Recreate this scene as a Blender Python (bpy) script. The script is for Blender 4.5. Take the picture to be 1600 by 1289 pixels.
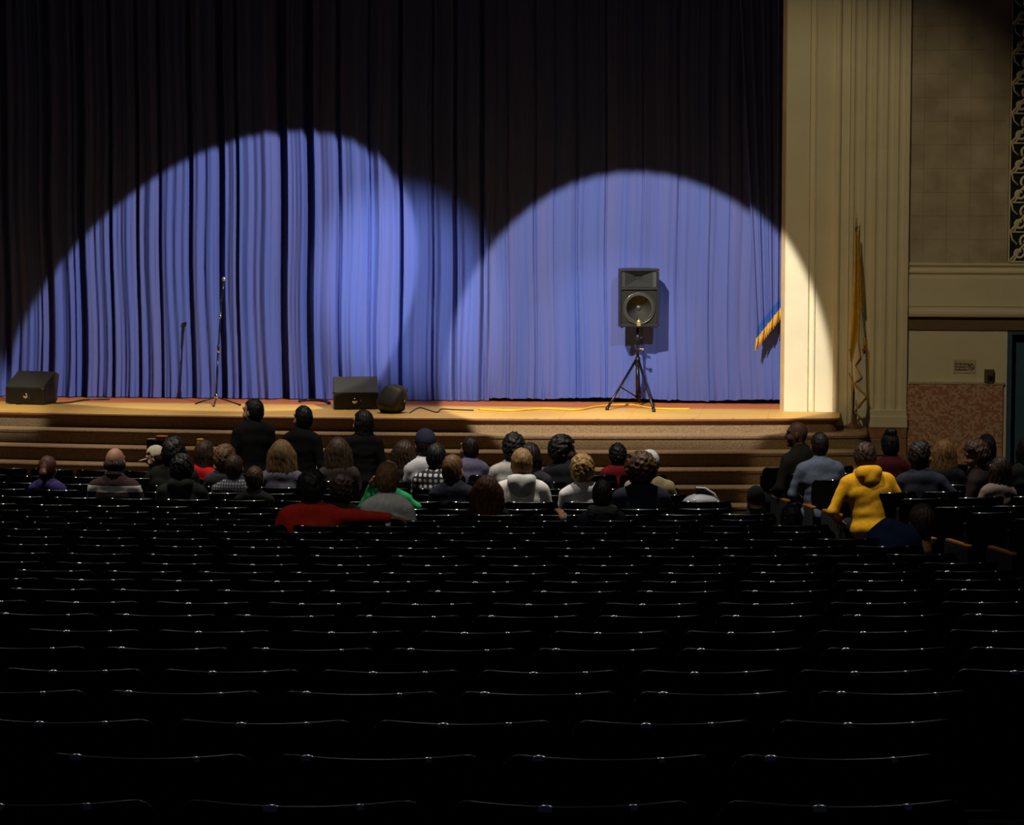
import bpy, bmesh, math, random
import numpy as np
from mathutils import Vector, Matrix
PI = math.pi
random.seed(7); rng = np.random.RandomState(7)
for o in list(bpy.data.objects): bpy.data.objects.remove(o)
SC = bpy.context.scene
COL = SC.collection

# ------------------------------------------------------------------ camera
FPX = 4150.0; YAW = math.radians(7.0); PITCH = math.atan((644.5-275)/FPX); CZ = 3.8
cd = bpy.data.cameras.new('camera'); cam = bpy.data.objects.new('camera', cd); COL.objects.link(cam)
cd.sensor_fit = 'HORIZONTAL'; cd.sensor_width = 36; cd.lens = 36*FPX/1600; cd.clip_end = 200
cam.location = (0, 0, CZ); cam.rotation_euler = (PI/2-PITCH, 0, YAW)
SC.camera = cam
SC.view_settings.view_transform = 'Standard'; SC.view_settings.look = 'None'
SC.view_settings.gamma = 1; SC.view_settings.use_curve_mapping = False
SC.view_settings.exposure = 0.0
_F = np.array([-math.sin(YAW)*math.cos(PITCH), math.cos(YAW)*math.cos(PITCH), -math.sin(PITCH)])
_R = np.array([math.cos(YAW), math.sin(YAW), 0.0]); _U = np.cross(_R, _F)
_C = np.array([0, 0, CZ])
def ray(px, py): return _F+(px-800)/FPX*_R-(py-644.5)/FPX*_U
def at_y(px, py, Y): r = ray(px, py); return _C+r*(Y/r[1])          # point on the plane y = Y
def at_z(px, py, z): r = ray(px, py); return _C+r*((z-CZ)/r[2])     # point on the plane z = z
def at_d(px, py, d):                                                # point at ground distance d ahead
    r = ray(px, py); return _C+r*(d/(-math.sin(YAW)*r[0]+math.cos(YAW)*r[1]))
def proj(p):
    v = np.asarray(p, float)-_C; w = v@_F
    return 800+FPX*(v@_R)/w, 644.5-FPX*(v@_U)/w

# ------------------------------------------------------------------ world and lights
w = bpy.data.worlds.new('world'); SC.world = w; w.use_nodes = True
w.node_tree.nodes['Background'].inputs[0].default_value = (0.4, 0.5, 1.0, 1)
w.node_tree.nodes['Background'].inputs[1].default_value = 0.006
YC = 32.7      # curtain line
def spot(name, loc, target, half, power, col, blend=.12, rad=.06):
    l = bpy.data.lights.new(name, 'SPOT'); l.energy = power; l.color = col
    l.spot_size = 2*half; l.spot_blend = blend; l.shadow_soft_size = rad
    o = bpy.data.objects.new(name, l); COL.objects.link(o); o.location = loc
    o.rotation_euler = (Vector(target)-Vector(loc)).to_track_quat('-Z', 'Y').to_euler()
    return o
def fit_pool(loc, pts):
    """aim and half angle of a round beam from loc whose rim passes the given points"""
    V = np.array([p-np.array(loc) for p in pts]); V /= np.linalg.norm(V, axis=1)[:, None]
    c = V-V.mean(0); a = np.linalg.svd(c)[2][2]
    if a@V.mean(0) < 0: a = -a
    return a, math.acos(np.mean(V@a))
def shutter(o, p, q, soft=.012, keep=(-5, 33, 5)):
    """framing shutter in the lamp: cuts the beam below the line p-q"""
    bpy.context.view_layer.update()
    n = np.cross(np.array(p)-np.array(o.location), np.array(q)-np.array(o.location)); n /= np.linalg.norm(n)
    if n@(np.array(keep)-np.array(o.location)) < 0: n = -n
    nl = o.matrix_world.to_3x3().inverted()@Vector(n)
    l = o.data; l.use_nodes = True; nt = l.node_tree; em = nt.nodes['Emission']
    tc = nt.nodes.new('ShaderNodeTexCoord'); d = nt.nodes.new('ShaderNodeVectorMath'); d.operation = 'DOT_PRODUCT'; d.inputs[1].default_value = nl
    nt.links.new(tc.outputs['Normal'], d.inputs[0])
    mr = nt.nodes.new('ShaderNodeMapRange'); mr.interpolation_type = 'SMOOTHSTEP'; mr.inputs[1].default_value = SGN*-soft; mr.inputs[2].default_value = SGN*soft
    nt.links.new(d.outputs['Value'], mr.inputs[0]); nt.links.new(mr.outputs[0], em.inputs['Strength'])
SGN = 1
def beam(loc, pts, power, col, blend=.1, rad=.03, name='stage_spot', grow=1.0):
    a, h = fit_pool(loc, pts); return spot(name, loc, np.array(loc)+a*10, h*grow, power, col, blend, rad)
yc = lambda *L: [at_y(x, y, YC-.05) for x, y in L]
# stage spotlights on the front-of-house bridge, framed to the stage lip
s1 = beam((1.5, 22.5, 10.4), yc((50, 480), (100, 400), (200, 290), (300, 232), (380, 210), (450, 205), (560, 230), (650, 290)), 10000, (1, .93, .88), .10)
shutter(s1, (-11, 30.3, .80), (-3, 30.5, .80), .006)
s2 = beam((-3.9, 21.8, 8.6), yc((775, 375), (800, 330), (870, 280), (950, 256), (1050, 265), (1120, 290), (1180, 330), (1215, 368))+[at_y(1250, 410, 31.76), at_y(1300, 480, 31.76)], 8200, (1, .90, .74), .10)
shutter(s2, (-5, 30.1, .72), (0, 30.6, .72), .02)
s3 = beam((.0, 21.8, 6.7), yc((800, 600), (830, 520), (870, 430), (965, 370), (1060, 430), (1090, 520)), 1900, (.72, .86, 1.0), .8, grow=1.08)
shutter(s3, (-5, 30.4, .85), (0, 30.9, .85), .006)
s4 = beam((-9.0, 21.5, 9.0), yc((590, 300), (690, 280), (745, 315), (780, 400), (788, 520), (490, 420), (470, 520)), 7600, (.88, .93, 1.0), .85, grow=1.06)
shutter(s4, (-11, 30.3, .80), (-3, 30.5, .80), .006)
s5 = beam((-6.0, 20.0, 8.2), yc((0, 540), (50, 600), (85, 690), (-180, 500)), 3600, (1, .93, .82), .25)
shutter(s5, (-12, 30.2, .78), (-3, 30.4, .78), .008)
# warm wash on the proscenium and side wall
hw_ = spot('house_wash', (-2.5, 19.0, 10.5), at_y(1235, 530, 31.8), math.radians(16.6), 1250, (1, .80, .45), .55, .10)
shutter(hw_, (-.72, 31.7, 0), (-.72, 31.7, 6), .004, keep=(3, 31, 3))
# downlights over the front rows
for x, y, p in ((-8.4, 22.6, 1300), (-5.0, 22.6, 1500), (-1.9, 22.4, 2300), (1.9, 22.6, 1250)):
    spot('house_downlight', (x, y, 9.6), (x+.1, y+1.2, 0), math.radians(25), p, (1, .93, .82), .8, .05)
for x in (-11.2, -9.3, -7.4, -5.5, -3.6, -1.7):  # unseen lamps added to brighten the stage floor and treads
    spot('apron_fill', (x, 30.5, 9.6), (x, 30.5, 0), math.radians(14), 1150, (1, .84, .60), .75, .05)
# unseen lamps added to put glints on the seat tops
for x in (-10.5, -6.6, -2.8, 1.2):
    spot('glint_lamp', (x, 14.5, 9.5), (x, 13.5, 0), math.radians(56), 170, (1, .96, .86), .5, .05)

# ------------------------------------------------------------------ materials
MATS = {}
def newmat(name):
    m = bpy.data.materials.new(name); m.use_nodes = True
    return m, m.node_tree, m.node_tree.nodes['Principled BSDF']
def noise_mix(nt, c1, c2, scale, detail=3, coord='Object', stretch=None):
    tc = nt.nodes.new('ShaderNodeTexCoord'); n = nt.nodes.new('ShaderNodeTexNoise')
    n.inputs['Scale'].default_value = scale; n.inputs['Detail'].default_value = detail
    src = tc.outputs[coord]
    if stretch:
        mp = nt.nodes.new('ShaderNodeMapping'); mp.inputs['Scale'].default_value = stretch
        nt.links.new(src, mp.inputs[0]); src = mp.outputs[0]
    nt.links.new(src, n.inputs['Vector'])
    r = nt.nodes.new('ShaderNodeValToRGB'); r.color_ramp.elements[0].position = .32; r.color_ramp.elements[1].position = .68
    r.color_ramp.elements[0].color = (*c1, 1); r.color_ramp.elements[1].color = (*c2, 1)
    nt.links.new(n.outputs['Fac'], r.inputs[0]); return r.outputs[0], n.outputs['Fac'], src
def mat(name, c, rough=.6, c2=None, scale=8, metal=0, bump=0, spec=.5, sheen=0, stretch=None):
    if name in MATS: return MATS[name]
    m, nt, b = newmat(name)
    b.inputs['Roughness'].default_value = rough; b.inputs['Metallic'].default_value = metal
    b.inputs['Specular IOR Level'].default_value = spec
    if sheen: b.inputs['Sheen Weight'].default_value = sheen; b.inputs['Sheen Roughness'].default_value = .4
    c2 = c2 or tuple(x*.86 for x in c)
    col, fac, _ = noise_mix(nt, c2, c, scale, stretch=stretch)
    nt.links.new(col, b.inputs['Base Color'])
    if bump:
        bp = nt.nodes.new('ShaderNodeBump'); bp.inputs['Strength'].default_value = bump; bp.inputs['Distance'].default_value = .01
        nt.links.new(fac, bp.inputs['Height']); nt.links.new(bp.outputs[0], b.inputs['Normal'])
    MATS[name] = m; return m
def cloth(c): return mat('cloth_%02x%02x%02x' % tuple(int(min(1, x)*255) for x in c)+'_%d' % (c[0]*9999), c, .9, tuple(x*.78 for x in c), 30, bump=.15, spec=.2)
def hairm(c): return mat('hair_%d_%d' % (c[0]*9999, c[2]*9999), c, .55, tuple(x*.45 for x in c), 60, bump=.3, spec=.3, stretch=(1, 1, .25))
def skinm(c): return mat('skin_%d' % (c[0]*9999), c, .55, tuple(x*.88 for x in c), 12, spec=.35)
def plaid(name, c1, c2, s):
    if name in MATS: return MATS[name]
    m, nt, b = newmat(name); b.inputs['Roughness'].default_value = .9
    tc = nt.nodes.new('ShaderNodeTexCoord'); outs = []
    for ax in 'XZ':
        wv = nt.nodes.new('ShaderNodeTexWave'); wv.wave_type = 'BANDS'; wv.bands_direction = ax
        wv.inputs['Scale'].default_value = s; wv.inputs['Distortion'].default_value = 1.2; wv.inputs['Detail Scale'].default_value = .6
        nt.links.new(tc.outputs['Object'], wv.inputs['Vector']); outs.append(wv.outputs['Fac'])
    mu = nt.nodes.new('ShaderNodeMath'); mu.operation = 'MULTIPLY'; nt.links.new(outs[0], mu.inputs[0]); nt.links.new(outs[1], mu.inputs[1])
    r = nt.nodes.new('ShaderNodeValToRGB'); r.color_ramp.elements[0].position = .15; r.color_ramp.elements[1].position = .5
    r.color_ramp.elements[0].color = (*c1, 1); r.color_ramp.elements[1].color = (*c2, 1)
    nt.links.new(mu.outputs[0], r.inputs[0]); nt.links.new(r.outputs[0], b.inputs['Base Color'])
    MATS[name] = m; return m
def zbands(name, bands, base):
    """horizontal knitted bands by height in object space: [(z0, z1, colour)]"""
    m, nt, b = newmat(name); b.inputs['Roughness'].default_value = .9
    tc = nt.nodes.new('ShaderNodeTexCoord'); sp = nt.nodes.new('ShaderNodeSeparateXYZ'); nt.links.new(tc.outputs['Object'], sp.inputs[0])
    cur = None; prev = (*base, 1)
    for z0, z1, c in bands:
        a = nt.nodes.new('ShaderNodeMath'); a.operation = 'GREATER_THAN'; a.inputs[1].default_value = z0; nt.links.new(sp.outputs[2], a.inputs[0])
        d = nt.nodes.new('ShaderNodeMath'); d.operation = 'LESS_THAN'; d.inputs[1].default_value = z1; nt.links.new(sp.outputs[2], d.inputs[0])
        mu = nt.nodes.new('ShaderNodeMath'); mu.operation = 'MULTIPLY'; nt.links.new(a.outputs[0], mu.inputs[0]); nt.links.new(d.outputs[0], mu.inputs[1])
        mx = nt.nodes.new('ShaderNodeMix'); mx.data_type = 'RGBA'; nt.links.new(mu.outputs[0], mx.inputs[0])
        if cur is None: mx.inputs[6].default_value = prev
        else: nt.links.new(cur, mx.inputs[6])
        mx.inputs[7].default_value = (*c, 1); cur = mx.outputs[2]
    nt.links.new(cur, b.inputs['Base Color']); MATS[name] = m; return m

def velvet(name, c, c2):
    m, nt, b = newmat(name); b.inputs['Roughness'].default_value = .75; b.inputs['Specular IOR Level'].default_value = .15
    col, fac, src = noise_mix(nt, c2, c, 8, 2, stretch=(1, 1, .03))
    nt.links.new(col, b.inputs['Base Color'])
    b.inputs['Sheen Weight'].default_value = .06; b.inputs['Sheen Roughness'].default_value = .35; b.inputs['Sheen Tint'].default_value = (.6, .7, 1, 1)
    n2 = nt.nodes.new('ShaderNodeTexNoise'); n2.inputs['Scale'].default_value = 14; n2.inputs['Detail'].default_value = 4
    mp = nt.nodes.new('ShaderNodeMapping'); mp.inputs['Scale'].default_value = (1, 1, .02)
    tc = nt.nodes.new('ShaderNodeTexCoord'); nt.links.new(tc.outputs['Object'], mp.inputs[0]); nt.links.new(mp.outputs[0], n2.inputs['Vector'])
    bp = nt.nodes.new('ShaderNodeBump'); bp.inputs['Strength'].default_value = .5; bp.inputs['Distance'].default_value = .02
    nt.links.new(n2.outputs['Fac'], bp.inputs['Height']); nt.links.new(bp.outputs[0], b.inputs['Normal'])
    return m
M_curtain = velvet('blue_velvet', (.076, .116, .40), (.104, .122, .35))
M_cream = mat('cream_paint', (.80, .74, .56), .5, (.75, .69, .52), 3)
M_reveal = mat('reveal_paint', (.42, .30, .16), .5)
M_plaster = mat('acoustic_tile', (.56, .49, .38), .95, (.38, .32, .24), 3.2, bump=.1)
M_backing = mat('dark_backing', (.012, .011, .01), .9)
M_carpet = mat('tan_carpet', (.36, .25, .15), 1.0, (.20, .135, .08), 70, bump=.6, spec=.05)
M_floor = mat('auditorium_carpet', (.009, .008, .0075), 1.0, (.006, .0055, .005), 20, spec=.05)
M_door = mat('blue_door_paint', (.035, .11, .20), .6)
M_blk = mat('black_vinyl', (.021, .021, .018), .6, (.014, .014, .0125), 90, bump=.2)
M_blk2 = mat('black_plastic', (.010, .010, .010), .35)
M_grille = mat('speaker_grille', (.035, .035, .032), .6, (.022, .022, .020), 200)
M_cone = mat('speaker_cone', (.06, .058, .052), .95, spec=.1)
M_blkmet = mat('black_metal', (.010, .009, .009), .28, metal=.3)
M_chrome = mat('chrome', (.75, .75, .72), .15, metal=1)
M_brass = mat('gold_badge', (.75, .55, .18), .3, metal=.7)
M_white = mat('white_paint', (.75, .73, .68), .5)
M_gold = mat('gold_fringe', (.75, .42, .06), .6, (.5, .26, .03), 40)
M_bandblue = mat('deep_blue_band', (.015, .085, .42), .8)
M_fyellow = mat('flag_yellow', (.72, .42, .03), .7, (.6, .33, .02), 9)
M_fwhite = mat('flag_white', (.82, .78, .66), .7)
M_fred = mat('flag_red', (.5, .08, .03), .7)
M_wooddk = mat('dark_pole_wood', (.16, .07, .03), .4)
M_arm = mat('oak_armrest', (.32, .115, .014), .45, (.24, .08, .009), 12, stretch=(1, .1, 1))
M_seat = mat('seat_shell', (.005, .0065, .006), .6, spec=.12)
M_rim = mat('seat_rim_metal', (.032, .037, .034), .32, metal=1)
M_glint = mat('glint_chrome', (.90, .92, .88), .26, metal=1)  # metal of the added beads that imitate glints
M_std = mat('seat_standard', (.015, .016, .015), .6, spec=.2)
M_endp = mat('seat_end_panel', (.022, .024, .022), .6)
M_yel = mat('yellow_cable', (.85, .55, .02), .5)
M_ctile = mat('pedestal_tile', (.40, .20, .12), .4, (.33, .15, .09), 14)
M_grout = mat('grout', (.42, .34, .26), .9)
M_captile = mat('cap_tile_glaze', (.62, .54, .42), .3)
def wood(name, c1, c2, ry):
    m, nt, b = newmat(name); b.inputs['Roughness'].default_value = ry; b.inputs['Specular IOR Level'].default_value = .25
    tc = nt.nodes.new('ShaderNodeTexCoord'); br = nt.nodes.new('ShaderNodeTexBrick')
    br.inputs['Scale'].default_value = 1; br.inputs['Brick Width'].default_value = 1.6; br.inputs['Row Height'].default_value = .07
    br.inputs['Mortar Size'].default_value = .0025; br.inputs['Color1'].default_value = (*c1, 1); br.inputs['Color2'].default_value = (*c2, 1)
    br.inputs['Mortar'].default_value = (c1[0]*.25, c1[1]*.22, c1[2]*.2, 1)
    nt.links.new(tc.outputs['Object'], br.inputs['Vector']); nt.links.new(br.outputs['Color'], b.inputs['Base Color']); return m
M_maple = wood('maple_boards', (.78, .50, .13), (.66, .39, .09), .5)
M_redwood = wood('red_boards', (.74, .23, .06), (.60, .17, .045), .55)
def mosaic():
    m, nt, b = newmat('pink_mosaic'); b.inputs['Roughness'].default_value = .4
    tc = nt.nodes.new('ShaderNodeTexCoord'); mp = nt.nodes.new('ShaderNodeMapping'); mp.inputs['Scale'].default_value = (40, 40, 40)
    v = nt.nodes.new('ShaderNodeTexVoronoi'); v.distance = 'CHEBYCHEV'; v.inputs['Randomness'].default_value = .35; v.inputs['Scale'].default_value = 1
    nt.links.new(tc.outputs['Object'], mp.inputs[0]); nt.links.new(mp.outputs[0], v.inputs['Vector'])
    sp = nt.nodes.new('ShaderNodeSeparateColor'); nt.links.new(v.outputs['Color'], sp.inputs[0])
    r = nt.nodes.new('ShaderNodeValToRGB'); r.color_ramp.interpolation = 'CONSTANT'
    e = r.color_ramp.elements; e[0].color = (.46, .20, .12, 1); e[1].position = .3; e[1].color = (.56, .36, .24, 1)
    for p, c in ((.5, (.56, .40, .30, 1)), (.68, (.44, .20, .14, 1)), (.84, (.66, .44, .30, 1))):
        q = e.new(p); q.color = c
    nt.links.new(sp.outputs[0], r.inputs[0]); nt.links.new(r.outputs[0], b.inputs['Base Color']); return m
M_mosaic = mosaic()

# ------------------------------------------------------------------ mesh helpers
def link(name, me, parent=None, m=None):
    o = bpy.data.objects.new(name, me); COL.objects.link(o)
    if m is not None and me is not None:
        for x in (m if isinstance(m, (list, tuple)) else [m]): me.materials.append(x)
    if parent is not None: o.parent = parent
    return o
def tag(o, label=None, cat=None, group=None, kind=None):
    if label: o['label'] = label
    if cat: o['category'] = cat
    if group: o['group'] = group
    if kind: o['kind'] = kind
    return o
def empty(name, loc=(0, 0, 0), rz=0):
    o = bpy.data.objects.new(name, None); COL.objects.link(o); o.location = loc; o.rotation_euler = (0, 0, rz); o.empty_display_size = .1
    return o
class MB:
    def __init__(s): s.v = []; s.f = []; s.sm = []
    def add(s, v, f, smooth=False):
        b = len(s.v); s.v += [tuple(map(float, p)) for p in v]; s.f += [tuple(b+i for i in q) for q in f]; s.sm += [smooth]*len(f); return s
    def box(s, x0, x1, y0, y1, z0, z1, bev=0):
        if bev:
            bm = bmesh.new(); bmesh.ops.create_cube(bm, size=1)
            for q in bm.verts: q.co = Vector(((x0+x1)/2+q.co.x*(x1-x0), (y0+y1)/2+q.co.y*(y1-y0), (z0+z1)/2+q.co.z*(z1-z0)))
            bmesh.ops.bevel(bm, geom=bm.edges[:], offset=bev, segments=2, affect='EDGES', profile=.5)
            bm.verts.index_update(); s.add([q.co for q in bm.verts], [[q.index for q in f.verts] for f in bm.faces]); bm.free(); return s
        v = [(x, y, z) for z in (z0, z1) for y in (y0, y1) for x in (x0, x1)]
        return s.add(v, [(0, 2, 3, 1), (4, 5, 7, 6), (0, 1, 5, 4), (2, 6, 7, 3), (0, 4, 6, 2), (1, 3, 7, 5)])
    def tube(s, pts, r, n=10, caps=True):
        pts = [Vector(p) for p in pts]; rs = r if isinstance(r, (list, tuple)) else [r]*len(pts); V = []; F = []
        up = None
        for i, p in enumerate(pts):
            t = (pts[min(i+1, len(pts)-1)]-pts[max(i-1, 0)]).normalized()
            if up is None: up = t.orthogonal().normalized()
            a = (up-t*up.dot(t)).normalized(); up = a; b2 = t.cross(a)
            for k in range(n): V.append(p+(a*math.cos(2*PI*k/n)+b2*math.sin(2*PI*k/n))*rs[i])
        for i in range(len(pts)-1):
            for k in range(n): F.append((i*n+k, i*n+(k+1) % n, (i+1)*n+(k+1) % n, (i+1)*n+k))
        if caps: F += [tuple(range(n))[::-1], tuple((len(pts)-1)*n+k for k in range(n))]
        return s.add(V, F, True)
    def lathe(s, prof, n=24, axis='Z', c=(0, 0, 0), caps=True):
        V = []; F = []
        for r, h in prof:
            for k in range(n):
                a = 2*PI*k/n; x, y = r*math.cos(a), r*math.sin(a)
                V.append((c[0]+x, c[1]+y, c[2]+h) if axis == 'Z' else (c[0]+x, c[1]-h, c[2]+y))
        for i in range(len(prof)-1):
            for k in range(n): F.append((i*n+k, i*n+(k+1) % n, (i+1)*n+(k+1) % n, (i+1)*n+k))
        if caps: F += [tuple(range(n))[::-1], tuple((len(prof)-1)*n+k for k in range(n))]
        return s.add(V, F, True)
    def prism(s, poly, z0, z1, axis='Z', smooth=False):
        n = len(poly); f = {'Z': lambda p, h: (p[0], p[1], h), 'X': lambda p, h: (h, p[0], p[1]), 'Y': lambda p, h: (p[0], h, p[1])}[axis]
        V = [f(p, z0) for p in poly]+[f(p, z1) for p in poly]
        return s.add(V, [tuple(range(n))[::-1], tuple(range(n, 2*n))]+[(i, (i+1) % n, n+(i+1) % n, n+i) for i in range(n)], smooth)
    def sheet(s, P, closed=False, smooth=True):
        """P: rows x cols of points"""
        R, C = len(P), len(P[0]); return s.add([p for r in P for p in r], [(i*C+j, i*C+j+1, (i+1)*C+j+1, (i+1)*C+j) for i in range(R-1) for j in range(C-1)], smooth)
    def mesh(s, name):
        me = bpy.data.meshes.new(name); me.from_pydata(s.v, [], s.f); me.polygons.foreach_set('use_smooth', s.sm)
        bm = bmesh.new(); bm.from_mesh(me); bmesh.ops.recalc_face_normals(bm, faces=bm.faces); bm.to_mesh(me); bm.free(); me.update(); return me
    def build(s, name, m, parent=None): return link(name, s.mesh(name), parent, m)

# ------------------------------------------------------------------ stage
X0 = -6.2; YW = 31.76; ZS = 1.0; ARC_R = 31.5; ARC_C = (X0, 30.35+ARC_R)
def apron(off, xe, rc=.14, back=None):
    """plan outline of the apron grown outward by off, right end at X = xe (mirrored at the left)"""
    back = YW+.05 if back is None else back
    R = ARC_R+off; pts = []
    half = xe-X0
    a1 = math.asin((half-rc)/R)
    right = []
    for k in range(49):
        a = a1*k/48; right.append((X0+R*math.sin(a), ARC_C[1]-R*math.cos(a)))
    yb = right[-1][1]
    for k in range(1, 9):
        t = PI/2*k/8; right.append((X0+half-rc+rc*math.sin(t), yb+rc-rc*math.cos(t)))
    right.append((X0+half, back))
    left = [(2*X0-x, y) for x, y in right[::-1]]
    return left+right[1:]
stage = tag(MB().prism(apron(-.02, 0.0), 0, ZS-.035).build('stage_platform', M_carpet), 'curved stage platform faced in tan carpet', 'stage', kind='structure')
for k in range(5, 0, -1):
    off = .32*k; xe = .05+.31*k; z = ZS-.165*k
    mb = MB(); ol = apron(off, xe, .18); ol2 = apron(off-.02, xe-.02, .16)
    n = len(ol)
    # body with a rounded nosing
    rings = [(ol2, 0), (ol2, z-.045), (ol, z-.038), (ol, z-.012), (apron(off-.012, xe-.012, .17), z)]
    V = []; F = []
    for o_, h in rings: V += [(p[0], p[1], h) for p in o_]
    for i in range(len(rings)-1): F += [(i*n+j, i*n+j+1, (i+1)*n+j+1, (i+1)*n+j) for j in range(n-1)]
    F.append(tuple((len(rings)-1)*n+j for j in range(n)))
    mb.add(V, F); mb.build('step', M_carpet, stage)
mb = MB().prism(apron(.02, .03, back=32.0), ZS-.035, ZS); mb.build('apron_floor', M_maple, stage)
ol = [q for q in apron(.022, .032, back=32.0)]; MB().tube([(x, y, ZS-.02) for x, y in ol], .017, 8).build('nosing', mat('nosing_wood', (.20, .06, .025), .5), stage)
mb = MB().box(X0-6.6, -.55, 32.0, 36, ZS-.035, ZS); mb.build('stage_floor', M_redwood, stage)
MB().box(X0-6.6, .0, YW, 36, 0, ZS-.036).build('stage_substructure', M_backing, stage)

# ------------------------------------------------------------------ seating geometry
CC = np.array([-5.6, 47.0])
ROWY = [743, 753, 764, 773, 785, 798, 806, 813.5, 821.5, 831, 844, 856.5, 871, 886, 898, 909, 924, 944, 963, 989, 1017, 1055, 1086, 1133, 1187, 1262]
ROWI = list(range(-4, 22)); HB = .88
rowR = []; rowZ = []; rowD = []
for i, y in zip(ROWI, ROWY):
    d = 22.6-.85*i; p = at_d(950, y, d); rowR.append(np.hypot(*(p[:2]-CC))); rowZ.append(p[2]); rowD.append(d)
rowR = np.array(rowR); rowZ = np.array(rowZ)
sm = np.polyfit(rowR, rowZ, 4); 
rowZs = .5*rowZ+.5*np.polyval(sm, rowR)
def ztop(R):
    if R < rowR[0]: return max(.86, rowZs[0]-(rowR[0]-R)*.02)
    if R > rowR[-1]: return rowZs[-1]+(R-rowR[-1])*.10
    return float(np.interp(R, rowR, rowZs))
def zfl(R): return ztop(R)-HB
rr = [12]+list(np.arange(16, rowR[0], .8))+list(rowR)+[rowR[-1]+k for k in (.8, 1.6, 3, 5, 7)]
P = []
for R in rr:
    z = 0 if R < 19.3 else max(0, zfl(R))
    P.append([(CC[0]+R*math.sin(a), CC[1]-R*math.cos(a), z-.001) for a in np.linspace(-.62, .62, 50)])
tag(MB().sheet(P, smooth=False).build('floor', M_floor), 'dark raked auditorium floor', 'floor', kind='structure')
# ------------------------------------------------------------------ proscenium and side wall
def wx(px, py=450, Y=YW): return at_y(px, py, Y)[0]
def wz(py, px=1450, Y=YW): return at_y(px, py, Y)[2]
ZT = 8.0
def extrude_plan(prof, z0, z1):
    """prof: (x, depth toward the audience) polyline"""
    P = [[(x, YW-d, z) for x, d in prof] for z in (z0, z1)]
    return MB().sheet(P, smooth=False)
wall = tag(MB().box(.70, 1.99, YW+.02, YW+.5, 0, ZT).box(1.985, 3.05, YW+.02, YW+.5, wz(515), ZT).box(3.05, 7, YW+.02, YW+.5, 0, ZT).build('wall_right', M_cream),
           'cream side wall right of the stage opening', 'wall', kind='structure')
xs = [wx(p) for p in (1220, 1228, 1263, 1272, 1302, 1311, 1325)]
pro = [(xs[0], -1.5), (xs[0], -.05), (xs[0]+.045, -.05), (xs[0]+.05, 0), (xs[2], 0), (xs[2]+.008, -.035), (xs[3]-.012, -.035), (xs[3], .012), (xs[3]+.01, .012), (xs[3]+.012, -.01),
       (xs[4], -.01), (xs[4]+.005, .03), (xs[5]-.02, .04), (xs[5], .03), (xs[5]+.005, -.015), (xs[6], -.015), (xs[6]+.01, -.05)]
def proscenium(name, mirror, label):
    m = (lambda p: [(2*X0-x, d) for x, d in p]) if mirror else (lambda p: p)
    root = empty(name, (0, 0, 0)); tag(root, label, 'proscenium', kind='structure')
    extrude_plan(m(pro[:3]), 0, ZT).build('reveal', M_reveal, root)
    extrude_plan(m(pro[2:]), 0, ZT).build('moulded_jamb', M_cream, root)
    # fluted pilaster
    x0 = wx(1325); x1 = wx(1419); nf = 5; fl = [(x0+.005, -.05), (x0+.01, .06), (x0+.03, .06)]; w_ = (x1-x0-.06)/nf
    for k in range(nf):
        a = x0+.03+k*w_
        for t in np.linspace(0, PI, 9): fl.append((a+.022+(w_-.044)*(1-math.cos(t))/2, .06-.032*math.sin(t)))
        fl.append((a+w_-.001, .06))
    fl += [(x1-.005, .06), (x1, .02), (x1, -.1)]
    extrude_plan(m(fl), wz(668), ZT).build('fluted_shaft', M_cream, root)
    def bx(mb, a, b, d, z0, z1):
        X = sorted((2*X0-a, 2*X0-b)) if mirror else (a, b)
        return mb.box(X[0], X[1], YW-d, YW+.1, z0, z1, .008)
    mb = MB(); bx(mb, x0+.10, x1+.01, .085, wz(668), wz(650)); bx(mb, x0+.06, x1+.004, .072, wz(652), wz(640)); mb.build('pilaster_base', M_cream, root)
    mb = MB(); X = sorted((2*X0-x0, 2*X0-x1)) if mirror else (x0, x1); mb.box(X[0], X[1], YW-.06, YW+.1, 0, wz(668)); ped = mb.build('pedestal', M_grout, root)
    tw = (wx(1406, 690)-wx(1370, 690))
    for r, (zb, zt) in enumerate(((wz(685), wz(668)), (wz(712), wz(686)), (wz(739), wz(713)), (0, wz(740)))):
        xa = wx(1334, 690)
        for c in range(4):
            a = max(xa+c*tw, x0+.01); b = min(xa+(c+1)*tw-.008, x1)
            if b-a < .02: continue
            mb = MB(); X = sorted((2*X0-a, 2*X0-b)) if mirror else (a, b)
            mb.box(X[0], X[1], YW-.072, YW-.055, zb+.006, zt, .002); mb.build('tile', M_ctile, ped)
    return root
proscenium('trim_1', False, 'cream moulded stage jamb with fluted pilaster beside the flag')
proscenium('trim_2', True, 'cream moulded stage jamb at the far left of the stage')
# acoustic tiles
tx = [wx(1421), wx(1441), wx(1477), wx(1513), wx(1549), wx(1573)]
zc = wz(411); th = abs(wz(231)-wz(268)); r = 0; z = zc
while z < ZT-.4:
    off = 0
    for a, b in zip(tx[:-1], tx[1:]):
        mb = MB(); dz = rng.uniform(0, .003); mb.box(a+.0006, b-.0006, YW-.004-dz, YW+.03, z+.0006, z+th-.0006, .0015)
        mb.build('wall_tile', M_plaster, wall)
    z += th; r += 1
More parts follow.
